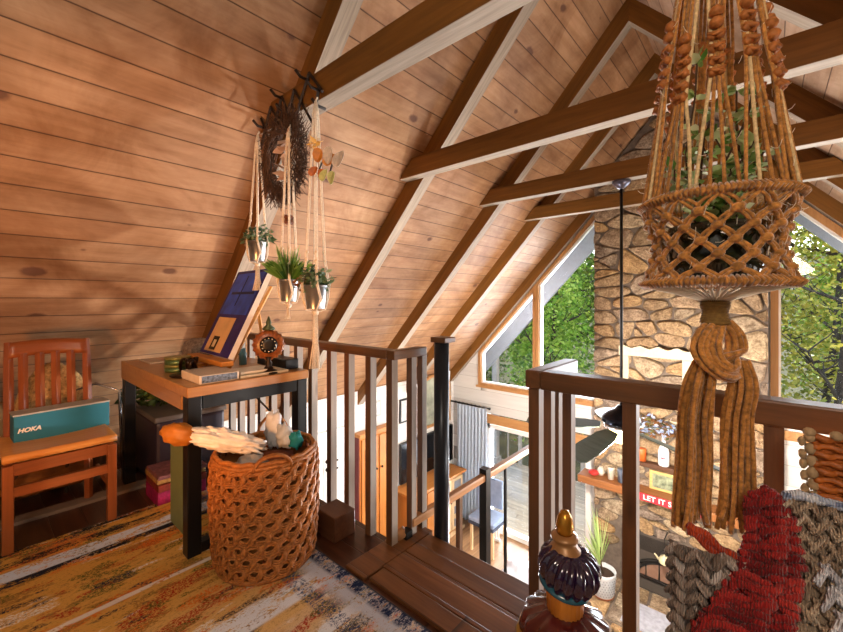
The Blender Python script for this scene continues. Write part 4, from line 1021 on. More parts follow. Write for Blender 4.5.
# brown/white throw right
def Sbr(u, v):
    a = u
    return W(.75-.16*v-.05*math.sin(PI*u)+.02*math.sin(v*8), .685-.15*v+(.27+.12*v)*a, .825-.06*u-.36*v*(1-.15*u)+.015*math.sin(a*7))
tw = empty('brown_throw', W(.7, .75, .5), 'brown and white chunky knit throw lying right of the red one', 'blanket')
q = MB(); knit(q, Sbr, 11, 13, .018, rnk); q.grid(lambda u, v: Sbr(u, v)+Vector((0, .01, -.004)), 16, 16); q.build('knitted_body', Y_br, tw)
q = MB()
for k in range(5):
    q.tube([Sbr(.02+.95*i/14, .02+.02*math.sin(i*2.1+k))+Vector((0, 0, .012+.006*math.sin(i*1.9+k*1.3))) for i in range(15)], .007, 6)
q.build('blue_white_edge', Y_wh, tw)
q = MB(); rr2 = random.Random(8)
def Sw(u, v): return Sbr(.16+.55*u, .28+.5*v)+Vector((.0, -.012, .012))
knit(q, Sw, 6, 7, .016, rr2); q.build('white_patch', yarn('yarn_cream', '#b4b4bc', '#e4e6ee', '#ffffff'), tw)

# ------------------------------------------------------------------ stone chimney
chx0, chx1, chy = -1.86, .0, 5.85
M_stone = None
def stone_mat():
    t = NT('field_stone'); b = t.bsdf(Roughness=.85); b.inputs['Specular IOR Level'].default_value = .2
    g = t.n('ShaderNodeNewGeometry'); nz = t.noise(t.mapping(), 9, 6, .7); n2 = t.noise(t.mapping(), 45, 4, .7)
    c = t.ramp(g.outputs['Random Per Island'], [(0, '#a89070'), (.2, '#ccb088'), (.4, '#baa894'), (.6, '#d8b480'), (.8, '#a49484'), (1, '#dcc8a4')])
    c = t.mix(1.0, c, t.ramp(nz, [(.25, '#7c6a5c'), (.7, '#ffffff')]), 'MULTIPLY')
    c = t.mix(1.0, c, t.ramp(n2, [(.2, '#8a8078'), (.6, '#ffffff')]), 'MULTIPLY')
    t.l(c, b.inputs['Base Color']); t.bump(t.math('ADD', nz, t.math('MULTIPLY', n2, .6)), b, .8, .02); return t.m
M_stone = stone_mat(); M_mort = plain('mortar', '#75675a', .95, var=.3)
chim = empty('stone_chimney', ((chx0+chx1)/2, chy+.17, ZF), 'tall fieldstone chimney and fireplace between the far windows', 'fireplace')
def lay_stones(mb, x0, x1, z0, z1, y, rnd, dep=.04, topf=None, sp=(.35, .175), skip=None):
    # random field stones: Voronoi cells of jittered points, shrunk, rounded and domed
    ax = sp[1]/sp[0]; P = []; nz_ = max(1, round((z1-z0)/sp[1])); nx = max(1, round((x1-x0)/sp[0]))
    for j in range(-1, nz_+1):
        for i in range(-1, nx+1):
            if rnd.random() < .10: continue
            P.append(((x0+(i+.5+(.5 if j % 2 else 0)*.8+rnd.uniform(-.42, .42))*(x1-x0)/nx)*ax, z0+(j+.5+rnd.uniform(-.42, .42))*(z1-z0)/nz_))
            if rnd.random() < .16: P.append(((P[-1][0]/ax+rnd.uniform(.08, .14))*ax, P[-1][1]+rnd.uniform(-.07, .07)))
    g = .0062
    def clip(poly, n, d):
        out = []
        for i in range(len(poly)):
            a, b = poly[i], poly[(i+1) % len(poly)]; da = a[0]*n[0]+a[1]*n[1]-d; db = b[0]*n[0]+b[1]*n[1]-d
            if da <= 0: out.append(a)
            if (da < 0) != (db < 0) and abs(da-db) > 1e-12:
                t_ = da/(da-db); out.append((a[0]+(b[0]-a[0])*t_, a[1]+(b[1]-a[1])*t_))
        return out
    for i, p in enumerate(P):
        poly = [(x0*ax, z0), (x1*ax, z0), (x1*ax, z1), (x0*ax, z1)]
        for k, q_ in enumerate(P):
            if k == i or abs(q_[0]-p[0]) > .6 or abs(q_[1]-p[1]) > .6: continue
            dx, dz = q_[0]-p[0], q_[1]-p[1]; L = math.hypot(dx, dz)
            if L < 1e-6: continue
            n = (dx/L, dz/L); poly = clip(poly, n, (p[0]+q_[0])/2*n[0]+(p[1]+q_[1])/2*n[1]-g)
            if len(poly) < 3: break
        if len(poly) < 3: continue
        poly = [(a/ax, b) for a, b in poly]
        cx_ = sum(a for a, b in poly)/len(poly); cz_ = sum(b for a, b in poly)/len(poly)
        w = max(a for a, b in poly)-min(a for a, b in poly); h = max(b for a, b in poly)-min(b for a, b in poly)
        if w < .05 or h < .035: continue
        if topf and max(b for a, b in poly) > topf(cx_)-.03: continue
        if skip and skip(min(a for a, b in poly), max(a for a, b in poly), min(b for a, b in poly), max(b for a, b in poly)): continue
        # subdivide edges with jitter then cut the corners
        for it in range(2):
            Q = []
            for k in range(len(poly)):
                a, b = poly[k], poly[(k+1) % len(poly)]; j_ = .006 if it == 0 else 0
                Q += [(a[0]*.78+b[0]*.22+rnd.uniform(-j_, j_), a[1]*.78+b[1]*.22+rnd.uniform(-j_, j_)), (a[0]*.22+b[0]*.78+rnd.uniform(-j_, j_), a[1]*.22+b[1]*.78+rnd.uniform(-j_, j_))]
            poly = Q
        n = len(poly); dp = dep*rnd.uniform(.7, 1.5); tx, tz = rnd.uniform(-.25, .25), rnd.uniform(-.25, .25)
        vs = [(a, y+.02, b) for a, b in poly]+[(a, y-dp*.55, b) for a, b in poly]
        for f_, e_ in ((.86, .92), (.55, 1.0)):
            vs += [(cx_+(a-cx_)*f_, y-dp*(e_+tx*(a-cx_)/w*2*f_+tz*(b-cz_)/h*2*f_+rnd.uniform(-.08, .08)), cz_+(b-cz_)*f_) for a, b in poly]
        vs.append((cx_, y-dp, cz_)); fs = []
        for L_ in range(3): fs += [(L_*n+k, L_*n+(k+1) % n, (L_+1)*n+(k+1) % n, (L_+1)*n+k) for k in range(n)]
        fs += [(3*n+k, 3*n+(k+1) % n, 4*n) for k in range(n)]
        mb.add(vs, fs, 0, False)
fbx0, fbx1, fbz = -1.50, -.30, -1.86
rs = random.Random(14)
q = MB(); skipf = lambda a, b, c_, d_: (b > fbx0+.03 and a < fbx1-.03 and c_ < fbz-.02)
lay_stones(q, chx0, chx1, ZF+.35, 3.9, chy, rs, topf=lambda x: zb(x), skip=skipf)
q.build('stone_face', M_stone, chim)
q = MB(); P = [(chx0, ZF), (fbx0, ZF), (fbx0, fbz), (fbx1, fbz), (fbx1, ZF), (chx1, ZF), (chx1, zb(chx1)-.03), (RX, zb(RX)-.03), (chx0, zb(chx0)-.03)]
q.box((chx0, chy, ZF), (fbx0, YG-.002, fbz)); q.box((fbx1, chy, ZF), (chx1, YG-.002, fbz))
q.prism([(chx0, fbz), (chx1, fbz), (chx1, zb(chx1)-.03), (RX, zb(RX)-.03), (chx0, zb(chx0)-.03)], chy, YG-.002, 'XZ'); q.build('chimney_core', M_mort, chim)
q = MB(); rs2 = random.Random(5)
def side(a): return a
# mantel shelf, upper shelf, hearth
M_man = wood('mantel_wood', '#6a3d1e', '#9a6436', 'X', rough=.5)
MB().box((-2.0, 5.56, -1.33), (.1, 5.84, -1.225)).build('mantel_shelf', M_man, chim, bevel=.012)
MB().box((-1.32, 5.68, -.94), (-.5, 5.82, -.885)).build('upper_shelf', wood('dark_shelf', '#3a2213', '#5e3c22', 'X', rough=.6), chim, bevel=.006)
q = MB(); q.box((-2.15, 5.0, ZF), (.2, 5.84, -2.62)); q.build('hearth_core', M_mort, chim)
q = MB(); lay_stones(q, -2.15, .2, ZF, -2.62, 4.99, rs, sp=(.28, .14))
for i in range(7):
    for j in range(3):
        x = -2.14+i*.335; y = 5.01+j*.275; g = .012
        q.prism([(x+g+rs.uniform(0, .02), y+g), (x+.335-g, y+g+rs.uniform(0, .02)), (x+.335-g-rs.uniform(0, .02), y+.275-g), (x+g, y+.275-g)], -2.63, -2.60, 'XY')
q.build('hearth_stones', M_stone, chim, bevel=.006)
# cast iron insert with arched glass
M_iron = plain('cast_iron', '#2c2824', .5, metal=.4, var=.25); M_iron2 = plain('insert_panel', '#4c443c', .6, var=.1, scale=20)
ins = empty('fireplace_insert', (-.9, 5.8, -2.6), 'grey cast iron fireplace insert with arched glass doors', 'stove')
MB().box((fbx0+.01, chy-.03, -2.60), (fbx1-.01, chy+.12, fbz+.0)).build('surround', M_iron2, ins, bevel=.01)
q = MB()
for k in range(19):
    z = -1.90-.0; 
arc = lambda r, a: (-.9+r*math.cos(a), -2.42+r*.62*math.sin(a))
q = MB(); q.tube([(arc(.46, a)[0], chy-.045, arc(.46, a)[1]) for a in [PI*i/20 for i in range(21)]], .022, 8); q.tube([(-1.36, chy-.045, -2.42), (-.44, chy-.045, -2.42)], .022, 8)
q.tube([(arc(.40, a)[0], chy-.04, arc(.40, a)[1]) for a in [PI*i/20 for i in range(21)]], .012, 8); q.build('arched_frame', M_iron, ins)
q = MB(); q.add([(-.9, chy-.035, -2.42)]+[(arc(.40, PI*i/20)[0], chy-.035, arc(.40, PI*i/20)[1]) for i in range(21)], [(0, i+1, i+2) for i in range(20)]); q.build('arched_glass', plain('fire_glass', '#94705a', .25, var=.3, scale=6), ins)
q = MB()
for x in (-1.2, -1.05, -.9, -.75, -.6):
    zz = -2.42+.62*math.sqrt(max(.16-(x+.9)**2, 0)); q.tube([(x, chy-.045, -2.42), (x, chy-.045, zz)], .008, 6)
q.build('glazing_bars', M_iron, ins)
q = MB()
for k in range(16): q.box((fbx0+.05, chy-.036, -1.90-.012*k-.003), (fbx1-.05, chy-.03, -1.90-.012*k))
q.build('vent_grille', M_iron, ins)
q = MB(); q.lathe((-.82, chy-.05, -2.50), [(.09, 0), (.08, .015), (.03, .02)], 18, M=Matrix.Rotation(PI/2, 4, 'X')); q.build('round_vent', M_iron, ins)
# teapot hanging
kt = empty('enamel_kettle', (-.96, 5.6, -2.06), 'small cream enamel kettle hanging in front of the fireplace', 'kettle')
q = MB(); q.lathe((-.96, 5.62, -2.06), [(.03, 0), (.06, .02), (.065, .055), (.045, .095), (.015, .105), (.008, .12)], 22); q.tube([(-1.02, 5.62, -2.02), (-1.05, 5.62, -1.98), (-1.07, 5.62, -1.965)], [.014, .01, .007], 8); q.build('body', plain('cream_enamel', '#d8cfa8', .3), kt)
q = MB(); q.tube([(-.96+.055*math.cos(a), 5.62, -1.98+.085*math.sin(a)) for a in [PI*i/12 for i in range(13)]], .005, 6); q.build('handle', M_iron, kt)
q = MB(); q.tube([(-.96, 5.62, -1.90), (-.96, 5.62, -1.75), (-.96, 5.86, -1.75)], .006, 6); q.build('hook', M_iron, kt)
# hanging mirror-like white frame
mf = empty('salvaged_window_surround', (-1.15, 5.8, -.2), 'empty cream white wooden frame hung high on the stone chimney', 'decoration')
mf['kind'] = 'thing'
q = MB(); x0, x1, z0, z1 = -1.50, -.70, -.42, .60
y0, y1 = chy-.075, chy-.035
MB().box((x0, y0, z0), (x0+.10, y1, z1-.14)).build('side_board', plain('cream_paint3', '#cdbd9e', .55, var=.15), mf, bevel=.008); MB().box((x1-.10, y0, z0), (x1, y1, z1-.14)).build('side_board', plain('cream_paint3', '#cdbd9e', .55, var=.15), mf, bevel=.008)
q = MB(); q.prism([(x0-.02, z1-.14)]+[(x0-.02+(x1-x0+.04)*i/16, z1-.02+.02*math.sin(i*1.6)) for i in range(17)]+[(x1+.02, z1-.14)], y0-.01, y1, 'XZ'); q.build('carved_top', plain('cream_paint2', '#d8caac', .5, var=.2), mf)
MB().box((x0, y0, z0), (x1, y1, z0+.10)).build('bottom_board', plain('cream_paint3', '#cdbd9e', .55, var=.15), mf, bevel=.008)
# mantel things
sg = empty('snow_sign', (-1.0, 5.555, -1.33), 'red sign with white capital lettering along the mantel edge', 'sign')
MB().box((-1.30, 5.545, -1.315), (-.52, 5.558, -1.225)).build('board', plain('sign_red', '#c42c38', .5, var=.1), sg)
text('LET IT SNOW', .085, plain('letter_white', '#f4f2ea', .5), sg, Matrix.Translation((-.91, 5.543, -1.27)) @ Matrix.Rotation(PI/2, 4, 'X'), offset=.0012, space=1.05)
bt = empty('white_bottle', (-.99, 5.74, -.885), 'tall white bottle with small red print on the upper mantel shelf', 'bottle')
q = MB(); q.lathe((-.99, 5.75, -.884), [(.058, 0), (.062, .01), (.062, .17), (.05, .22), (.024, .28), (.02, .36), (.024, .365), (.022, .39)], 22); q.build('glass_body', plain('bottle_white', '#e8e6e4', .25), bt)
for i in range(3):
    q = MB(); a = -PI/2-.25+.25*i; q.ball((-.99+.062*math.cos(a), 5.75+.062*math.sin(a), -.78), (.009, .003, .013), 8, 6); q.build('red_mark', plain('mark_red', '#b8384a', .5), bt)
pf2 = empty('small_picture', (-.99, 5.75, -1.22), 'small framed landscape picture standing on the mantel above the sign', 'picture')
MB().box((-1.15, 5.75, -1.223), (-.84, 5.772, -.985)).build('frame', wood('pic_frame', '#b08848', '#d8b878', 'X', rough=.4, knots=False), pf2, bevel=.003)
MB().box((-1.115, 5.747, -1.19), (-.875, 5.751, -1.018)).build('print', plain('landscape', '#a8b08c', .5, var=.7, scale=16), pf2)
def pot_item(nm, c, prof, col, lab, cat, rough=.4, n=20):
    q = MB(); q.lathe(c, prof, n); o = q.build(nm, plain(nm+col, col, rough)); recenter(o); tag(o, lab, cat)
pot_item('pillar_candle', (-1.24, 5.75, -.884), [(.055, 0), (.055, .15), (.05, .155)], '#d8662c', 'orange pillar candle on the dark upper shelf', 'candle')
pot_item('coffee_cup', (-1.60, 5.70, -1.224), [(.035, 0), (.048, .15), (.05, .155)], '#d8cdb8', 'cream paper cup on the left half of the mantel', 'cup')
pot_item('travel_mug', (-1.46, 5.70, -1.224), [(.05, 0), (.055, .13), (.057, .135), (.057, .17), (.05, .18)], '#5f6878', 'grey-blue travel mug on the mantel beside the cream cup', 'mug')
pot_item('trinket_bowl', (-1.82, 5.69, -1.224), [(.04, 0), (.075, .03), (.06, .055), (.02, .065)], '#b8302c', 'low red dish at the left end of the mantel', 'dish')
pot_item('round_vase', (-1.74, 5.74, -1.224), [(.03, 0), (.055, .05), (.03, .10), (.025, .12)], '#cbbfae', 'small round cream vase beside the red dish', 'vase')
fl = empty('dried_bouquet', (-1.1, 5.74, -.5), 'blue and brown dried flower bunch on the stone above the white bottle', 'bouquet')
rf = random.Random(2)
q = MB(); leafy(q, (-1.12, 5.70, -.40), (.28, .08, .12), 260, .07, rf); q.build('blossoms', leaf_mat('blue_bloom', '#7084b0', '#a4b4d4', '#d4dcec', .1), fl)
q = MB(); leafy(q, (-1.18, 5.70, -.42), (.40, .07, .14), 320, .08, rf); q.build('dry_leaves', leaf_mat('brown_bloom', '#5a4028', '#8a5c38', '#4a5c34', .1), fl)
# hearth plant
hp = empty('ribbed_planter', (-1.60, 5.35, -2.6), 'white dotted ceramic planter on the stone hearth', 'pot')
q = MB(); q.lathe((-1.60, 5.35, -2.598), [(.10, 0), (.13, .03), (.155, .30), (.16, .33), (.148, .33), (.14, .27)], 26, caps=False); q.lathe((-1.60, 5.35, -2.598), [(.001, .001), (.10, 0)], 20, caps=False); q.build('pot_body', plain('ceramic_white', '#c8ccce', .4), hp)
q = MB(); q.lathe((-1.60, 5.35, -2.6), [(.105, 0), (.132, .028), (.134, .04)], 26); q.build('terracotta_foot', plain('terra', '#9a5a34', .7), hp)
q = MB()
for j in range(7):
    for k in range(26):
        a = 2*PI*(k+.5*(j % 2))/26; r_ = .134+.022*(j+.6)/7; q.ball((-1.60+r_*math.cos(a), 5.35+r_*math.sin(a), -2.53+j*.033), .0065, 5, 4)
q.build('dots', plain('dot_grey', '#8c9296', .5), hp)
q = MB(); q.lathe((-1.60, 5.35, -2.32), [(.001, 0), (.143, 0)], 20, caps=False); q.build('soil', MC['soil'], hp)
gp_ = empty('spiky_plant', (-1.60, 5.35, -2.32), 'tall pale green palm-like plant in the dotted planter', 'plant')
q = MB(); rg = random.Random(6)
for k in range(34):
    a = rg.uniform(0, 6.28); h = rg.uniform(.35, .85); d = rg.uniform(.02, .20); b0 = Vector((-1.63+.01*math.cos(a), 5.35+.01*math.sin(a), -2.32+h*.25)); t0 = Vector((-1.68+d*math.cos(a), 5.35+d*math.sin(a), -2.32+h)); w = Vector((-math.sin(a), math.cos(a), 0))*.008
    md = (b0+t0)/2+Vector((.0, 0, .03)); q.add([b0-w*.4, b0+w*.4, md+w, t0, md-w], [(0, 1, 2, 3, 4)])
q.build('fronds', leaf_mat('palm', '#7a9c4c', '#a8c470', '#ccdc9c', .25), gp_)
q = MB(); q.tube([(-1.60, 5.35, -2.33), (-1.62, 5.35, -2.2), (-1.635, 5.35, -2.0)], .012, 6); q.build('stem', MC['stem'], gp_)
q = MB(); q.box((-1.32, 5.06, -2.600), (-.35, 5.50, -2.588)); o = q.build('hearth_mat', plain('mat_grey', '#b8bcc8', .9, var=.25, scale=20)); tag(recenter(o), 'pale grey striped mat on the stone hearth before the fireplace', 'mat')

# ------------------------------------------------------------------ ceiling fan
fan = empty('ceiling_fan', (-.965, 3.74, .1), 'ceiling fan with grey-green blades and lit bulb on a long black rod', 'fan')
fx, fy = -.965, 3.84
fy = 3.745
q = MB(); q.lathe((fx, fy, 2.17), [(.015, 0), (.03, .01), (.055, .03), (.075, .055), (.075, .072)], 24); q.build('canopy', plain('brushed', '#5a5866', .3, metal=.6), fan)
q = MB(); q.tube([(fx, fy, 2.2), (fx, fy, .26)], .0125, 10); q.build('down_rod', M_blk, fan)
q = MB(); q.lathe((fx, fy, .10), [(.05, -.02), (.13, 0), (.16, .04), (.15, .09), (.10, .13), (.05, .15), (.03, .18)], 28); q.build('motor', plain('motor_black', '#1e2230', .25, metal=.6), fan)
q = MB(); q.lathe((fx, fy, .06), [(.14, .03), (.145, .045), (.14, .055)], 28); q.build('chrome_band', MC['silver'], fan)
q = MB(); q.ball((fx, fy, .02), (.11, .11, .075), 20, 10); q.build('light_bowl', emis('warm_bulb', '#ffd890', 9), fan)
M_blade = wood('blade_wood', '#3e4a42', '#66746a', 'X', rough=.4, knots=False)
for k in range(5):
    a = math.radians(-98+72*k); Mb = Matrix.Translation((fx, fy, .10)) @ Matrix.Rotation(a, 4, 'Z') @ Matrix.Rotation(math.radians(5), 4, 'Y') @ Matrix.Rotation(math.radians(-16), 4, 'X')
    q = MB(); P = [(.17, -.045), (.30, -.075), (.60, -.088), (.78, -.08), (.83, -.045), (.83, .045), (.78, .08), (.60, .088), (.30, .075), (.17, .045)]
    vs = [Mb @ Vector((x, y, z)) for z in (-.004, .004) for x, y in P]; n = len(P)
    q.add(vs, [tuple(range(n-1, -1, -1)), tuple(range(n, 2*n))]+[(i, (i+1) % n, (i+1) % n+n, i+n) for i in range(n)]); bl = q.build('blade', M_blade, fan)

# ------------------------------------------------------------------ lower room left side
sbd = empty('pine_sideboard', (-4.37, 5.1, ZF), 'pine sideboard with lattice fronts below the television downstairs', 'cabinet')
M_pine = wood('pine_z', '#a4642a', '#c88440', 'Z', rough=.4); M_piney = wood('pine_y', '#a4642a', '#cc8c4a', 'Y', rough=.4); M_pinel = wood('pine_light', '#c8a878', '#e4cca4', 'Z', rough=.45)
MB().box((-4.58, 4.54, ZF+.05), (-4.19, 5.90, -1.92)).build('carcass', M_pine, sbd, bevel=.006)
MB().box((-4.60, 4.50, -1.92), (-4.13, 5.94, -1.88)).build('top', M_piney, sbd, bevel=.006); MB().box((-4.58, 4.52, ZF), (-4.16, 5.92, ZF+.06)).build('plinth', M_pinel, sbd)
for i in range(4):
    y0 = 4.56+i*.33; dr = MB().box((-4.19, y0, ZF+.10), (-4.165, y0+.31, -1.96)).build('door', M_pine if i < 2 else M_pinel, sbd, bevel=.004)
    if i >= 2:
        for k in range(4):
            MB().box((-4.164, y0+.06, -2.14-.22*k), (-4.158, y0+.25, -2.01-.22*k)).build('lattice_panel', plain('panel_grey', '#8a8c94', .4), dr)
    MB().ball((-4.15, y0+.285, -2.35), .016, 8, 6).build('knob', M_black, dr)
tv = empty('television', (-4.58, 5.45, -1.85), 'black flat television on the downstairs side wall above the sideboard', 'television')
MB().box((-4.60, 4.66, -1.86), (-4.55, 6.08, -1.19)).build('bezel', M_blk, tv, bevel=.004); MB().box((-4.549, 4.675, -1.845), (-4.546, 6.065, -1.205)).build('screen', plain('tv_screen', '#060608', .12, var=.05, bump=0), tv)
wd = empty('pine_wardrobe', (-4.4, 4.0, ZF), 'tall pine cupboard with dark red side panel against the lower wall', 'cupboard')
MB().box((-4.60, 3.72, ZF), (-4.48, 4.45, -.82)).build('carcass', M_pine, wd, bevel=.006); MB().box((-4.60, 3.70, -.82), (-4.45, 4.47, -.77)).build('cornice', M_piney, wd, bevel=.006)
MB().box((-4.60, 3.705, ZF), (-4.48, 3.72, -.82)).build('red_side', plain('dark_red', '#6a1a1c', .5), wd)
for y0 in (3.75, 4.10):
    dr = MB().box((-4.48, y0, ZF+.06), (-4.455, y0+.32, -.86)).build('door', M_pine, wd, bevel=.004); MB().ball((-4.442, y0+(.28 if y0 < 4 else .04), -1.35), .018, 8, 6).build('knob', M_black, dr)
MB().box((-4.456, 3.80, -1.9), (-4.449, 4.03, -1.0)).build('door_panel', M_pine, wd)
for (y0, y1, z0, z1, lab, fc_, ic) in ((4.68, 4.93, -.86, -.46, 'small black framed sketch on the white wall above the television', '#1c1c1e', '#d8d6d4'), (4.05, 4.25, -.62, -.38, 'small pale framed picture above the pine cupboard', '#b8b4ae', '#e4e4e4')):
    f_ = empty('wall_picture', (-4.6, (y0+y1)/2, z0), lab, 'picture')
    MB().box((-4.615, y0, z0), (-4.59, y1, z1)).build('frame', plain('fr'+fc_, fc_, .4), f_, bevel=.003); MB().box((-4.5895, y0+.03, z0+.03), (-4.588, y1-.03, z1-.03)).build('print', plain('pr'+fc_, ic, .6, var=.25, scale=20), f_)
wm = empty('arched_mirror', (-4.6, 5.6, -1.1), 'arched orange wood mirror on the lower side wall above the television', 'mirror')
q = MB(); P = [(5.16, -1.08), (6.02, -1.08), (6.02, -.42)]+[(5.59+.43*math.cos(a), -.42+.24*math.sin(a)) for a in [PI*i/12 for i in range(1, 12)]]+[(5.16, -.42)]
q.tube([(-4.59, p[0], p[1]) for p in P], .032, 8, closed=True); q.build('frame', M_trimO, wm)
q = MB(); q.prism(P, -4.612, -4.600, 'YZ'); q.build('mirror_glass', plain('mirror_face', '#e0e8d0', .1, metal=.5, var=.4, scale=6), wm)
# curtain
ct = empty('window_curtain', (-4.17, 6.05, ZF), 'pale blue-grey curtain hanging beside the glass door', 'curtain')
def curt(u, v):
    x = -4.44+.66*u; y = 6.07+.035*math.sin(u*2*PI*9+.6*math.sin(v*3))*(.6+.4*v); return Vector((x, y, -.76-(2.13)*v))
q = MB(); q.grid(curt, 120, 14); q.build('cloth', plain('curtain_blue', '#b0bece', .8, var=.12), ct)
q = MB(); q.tube([(-4.58, 6.07, -.74), (-3.75, 6.07, -.74)], .014, 8); q.ball((-3.73, 6.07, -.74), .026, 8, 6); q.build('rod', M_black, ct)
for k in range(8):
    q = MB(); x = -4.48+.09*k; q.tube([(x, 6.07+.022*math.cos(a), -.74+.022*math.sin(a)) for a in [2*PI*i/10 for i in range(10)]], .004, 5, closed=True); q.build('ring', M_black, ct)
# lower dining chair
lc = empty('upholstered_chair', (-3.37, 5.6, ZF), 'blue-grey upholstered chair by the downstairs glass door', 'chair')
M_up = plain('blue_fabric', '#8c9cb8', .8, var=.15); M_upd = plain('blue_piping', '#3c4456', .7)
MB().box((-3.75, 5.43, -2.45), (-3.27, 5.88, -2.38)).build('seat', M_up, lc, bevel=.02); MB().box((-3.75, 5.43, -2.50), (-3.27, 5.88, -2.45)).build('seat_base', M_upd, lc)
MB().box((-3.74, 5.86, -2.34), (-3.36, 5.92, -1.86), M=Matrix.Identity(4)).build('backrest', M_up, lc, bevel=.02)
for x, y in ((-3.73, 5.46), (-3.33, 5.46), (-3.73, 5.84), (-3.33, 5.84)): MB().box((x, y, ZF), (x+.04, y+.04, -2.50)).build('leg', M_pinel, lc)
vt = MB()
for k in range(6): vt.box((-3.75+.05*k, 5.95, ZF+.03), (-3.72+.05*k, 5.97, ZF+.28))
vt.box((-3.78, 5.94, ZF), (-3.45, 5.98, ZF+.04)); vt.box((-3.78, 5.94, ZF+.27), (-3.45, 5.98, ZF+.30)); add_simple(vt, 'white_grille', M_wp, 'small white slatted grille on the floor behind the blue chair', 'grille')
o = crumple((-2.72, 5.25, ZF+.17), (.22, .26, .17), 33, amp=.45).build('white_blanket', plain('white_cloth', '#d8dce6', .8, var=.1)); tag(recenter(o), 'crumpled white blanket on the floor before the glass door', 'blanket')

# ------------------------------------------------------------------ outside
M_deck = plank_mat('deck_boards', 'X', .14, ('#94826e', '#bcaa94'), '#453a30', length=6, rough=.7, gapw=.05)
o = MB().box((-9.5, YG+.15, ZF-.15), (4.5, 9.2, ZF-.03)).build('deck', M_deck); o['kind'] = 'structure'; o.name = 'floor'
dr_ = empty('deck_railing', (-4, 9.15, ZF), 'weathered wooden deck railing outside the glass door', 'railing')
MB().box((-9.5, 9.08, ZF+.95), (4.5, 9.16, ZF+1.0)).build('top_rail', M_tieG, dr_)
for k in range(45):
    x = -9.4+k*.31; MB().box((x, 9.10, ZF-.03), (x+.035 if k % 5 else x+.09, 9.135, ZF+.95)).build('baluster', M_balg, dr_)
pl_ = empty('porch_post', (-5.3, 8.9, ZF), 'grey porch post standing on the deck outside', 'post'); MB().box((-5.36, 8.84, ZF-.03), (-5.22, 8.98, 0.2)).build('shaft', M_balg, pl_)
MB().box((-5.40, 8.80, ZF-.03), (-5.18, 9.02, ZF+.12)).build('post_base', M_balg, pl_)
# roof overhang outside
M_sof = plain('grey_soffit', '#8a8d96', .6, var=.1)
for sgn in (-1, 1):
    x0 = (XL-.3) if sgn < 0 else (XR+.3); m = MB(); y0, y1 = YG+.15, YG+.85; e = .12
    m.add([(x0, y0, zb(x0)), (RX, y0, zb(RX)), (RX, y1, zb(RX)), (x0, y1, zb(x0)), (x0, y0, zb(x0)+e), (RX, y0, zb(RX)+e), (RX, y1, zb(RX)+e), (x0, y1, zb(x0)+e)],
          [(0, 1, 2, 3), (7, 6, 5, 4), (0, 4, 5, 1), (1, 5, 6, 2), (2, 6, 7, 3), (3, 7, 4, 0)])
    m.prism([(x0, zb(x0)-.36), (RX, zb(RX)-.36), (RX, zb(RX)), (x0, zb(x0))], y1-.06, y1, 'XZ')
    struct(m, 'trim_5' if sgn < 0 else 'trim_6', M_sof)
m = MB(); m.grid(lambda u, v: Vector((-45+80*u, 9.3+60*v, -4.3+11*v*v+.5*noise.noise(Vector((u*9, v*9, 0))))), 30, 20)
o = m.build('ground', plain('forest_floor', '#4c4a26', .95, var=.4, scale=2)); o['kind'] = 'structure'
LT1 = leaf_mat('tree_bright', '#4f7a24', '#8ab040', '#c4d468', .4); LT2 = leaf_mat('tree_yellow', '#7a8c34', '#b0a844', '#dcc860', .4); LT3 = leaf_mat('tree_mid', '#34501c', '#5c7c2c', '#90a84c', .35)
M_bark = plain('bark', '#4a4038', .9, var=.4)
def tree(x, y, z0, h, cr, lm, lab, seed, n=9000, s=.16, low=.12, lean=.04):
    rn = random.Random(seed); t = empty('tree', (x, y, z0), lab, 'tree', 'trees outside the windows')
    q = MB(); lf = MB(); tips = []
    def inside(c): return math.hypot(c.x-x, c.y-y) < cr
    def branch(p, d, L, r, lev):
        pts = [p]; dd = d.copy()
        for i in range(5):
            dd = (dd+Vector((rn.uniform(-.18, .18), rn.uniform(-.18, .18), .06))*(1 if lev else .5)).normalized(); nx_ = pts[-1]+dd*L/5
            if not inside(nx_): break
            pts.append(nx_)
        if len(pts) < 2: return
        q.tube(pts, [r*(1-.13*i) for i in range(len(pts))], 6 if lev < 2 else 4, caps=False)
        if lev >= 2: tips.extend(pts[1:]); return
        for i in range(1, len(pts)):
            for _ in range(3 if lev == 0 else 2):
                a = rn.uniform(0, 6.28); e = Vector((math.cos(a), math.sin(a), rn.uniform(.2, 1.2))).normalized()
                f = rn.random() if lev == 0 else 0
                branch(pts[i]+(pts[i-1]-pts[i])*f, e, cr*(1.15 if lev == 0 else .55), r*.42, lev+1)
    branch(Vector((x, y, z0)), Vector((rn.uniform(-lean, lean), 0, 1)).normalized(), h, h*.010+.02, 0)
    k = 0
    while k < n:
        if rn.random() < .7: c = rn.choice(tips)+Vector((rn.gauss(0, .28), rn.gauss(0, .28), rn.gauss(0, .25)))
        else:
            a = rn.uniform(0, 6.28); zz = rn.uniform(low, 1); rr_ = cr*(.5+.5*rn.random())*(1-.5*zz*zz); c = Vector((x+rr_*math.cos(a), y+rr_*math.sin(a), z0+h*zz))
        k += 1
        if math.hypot(c.x-x, c.y-y) > cr-.1: continue
        d = Vector((rn.uniform(-1, 1), rn.uniform(-1, 1), rn.uniform(-.8, .4))).normalized(); w = d.orthogonal().normalized(); w.rotate(Matrix.Rotation(rn.uniform(0, 6.28), 3, d)); L = s*rn.uniform(.6, 1.4)
        lf.add([c, c+d*L*.5+w*L*.3, c+d*L, c+d*L*.5-w*L*.3], [(0, 1, 2, 3)])
    q.build('trunk', M_bark, t); lf.build('foliage', lm, t)
T1, T2, T3 = 11.2, 14.8, 19.6
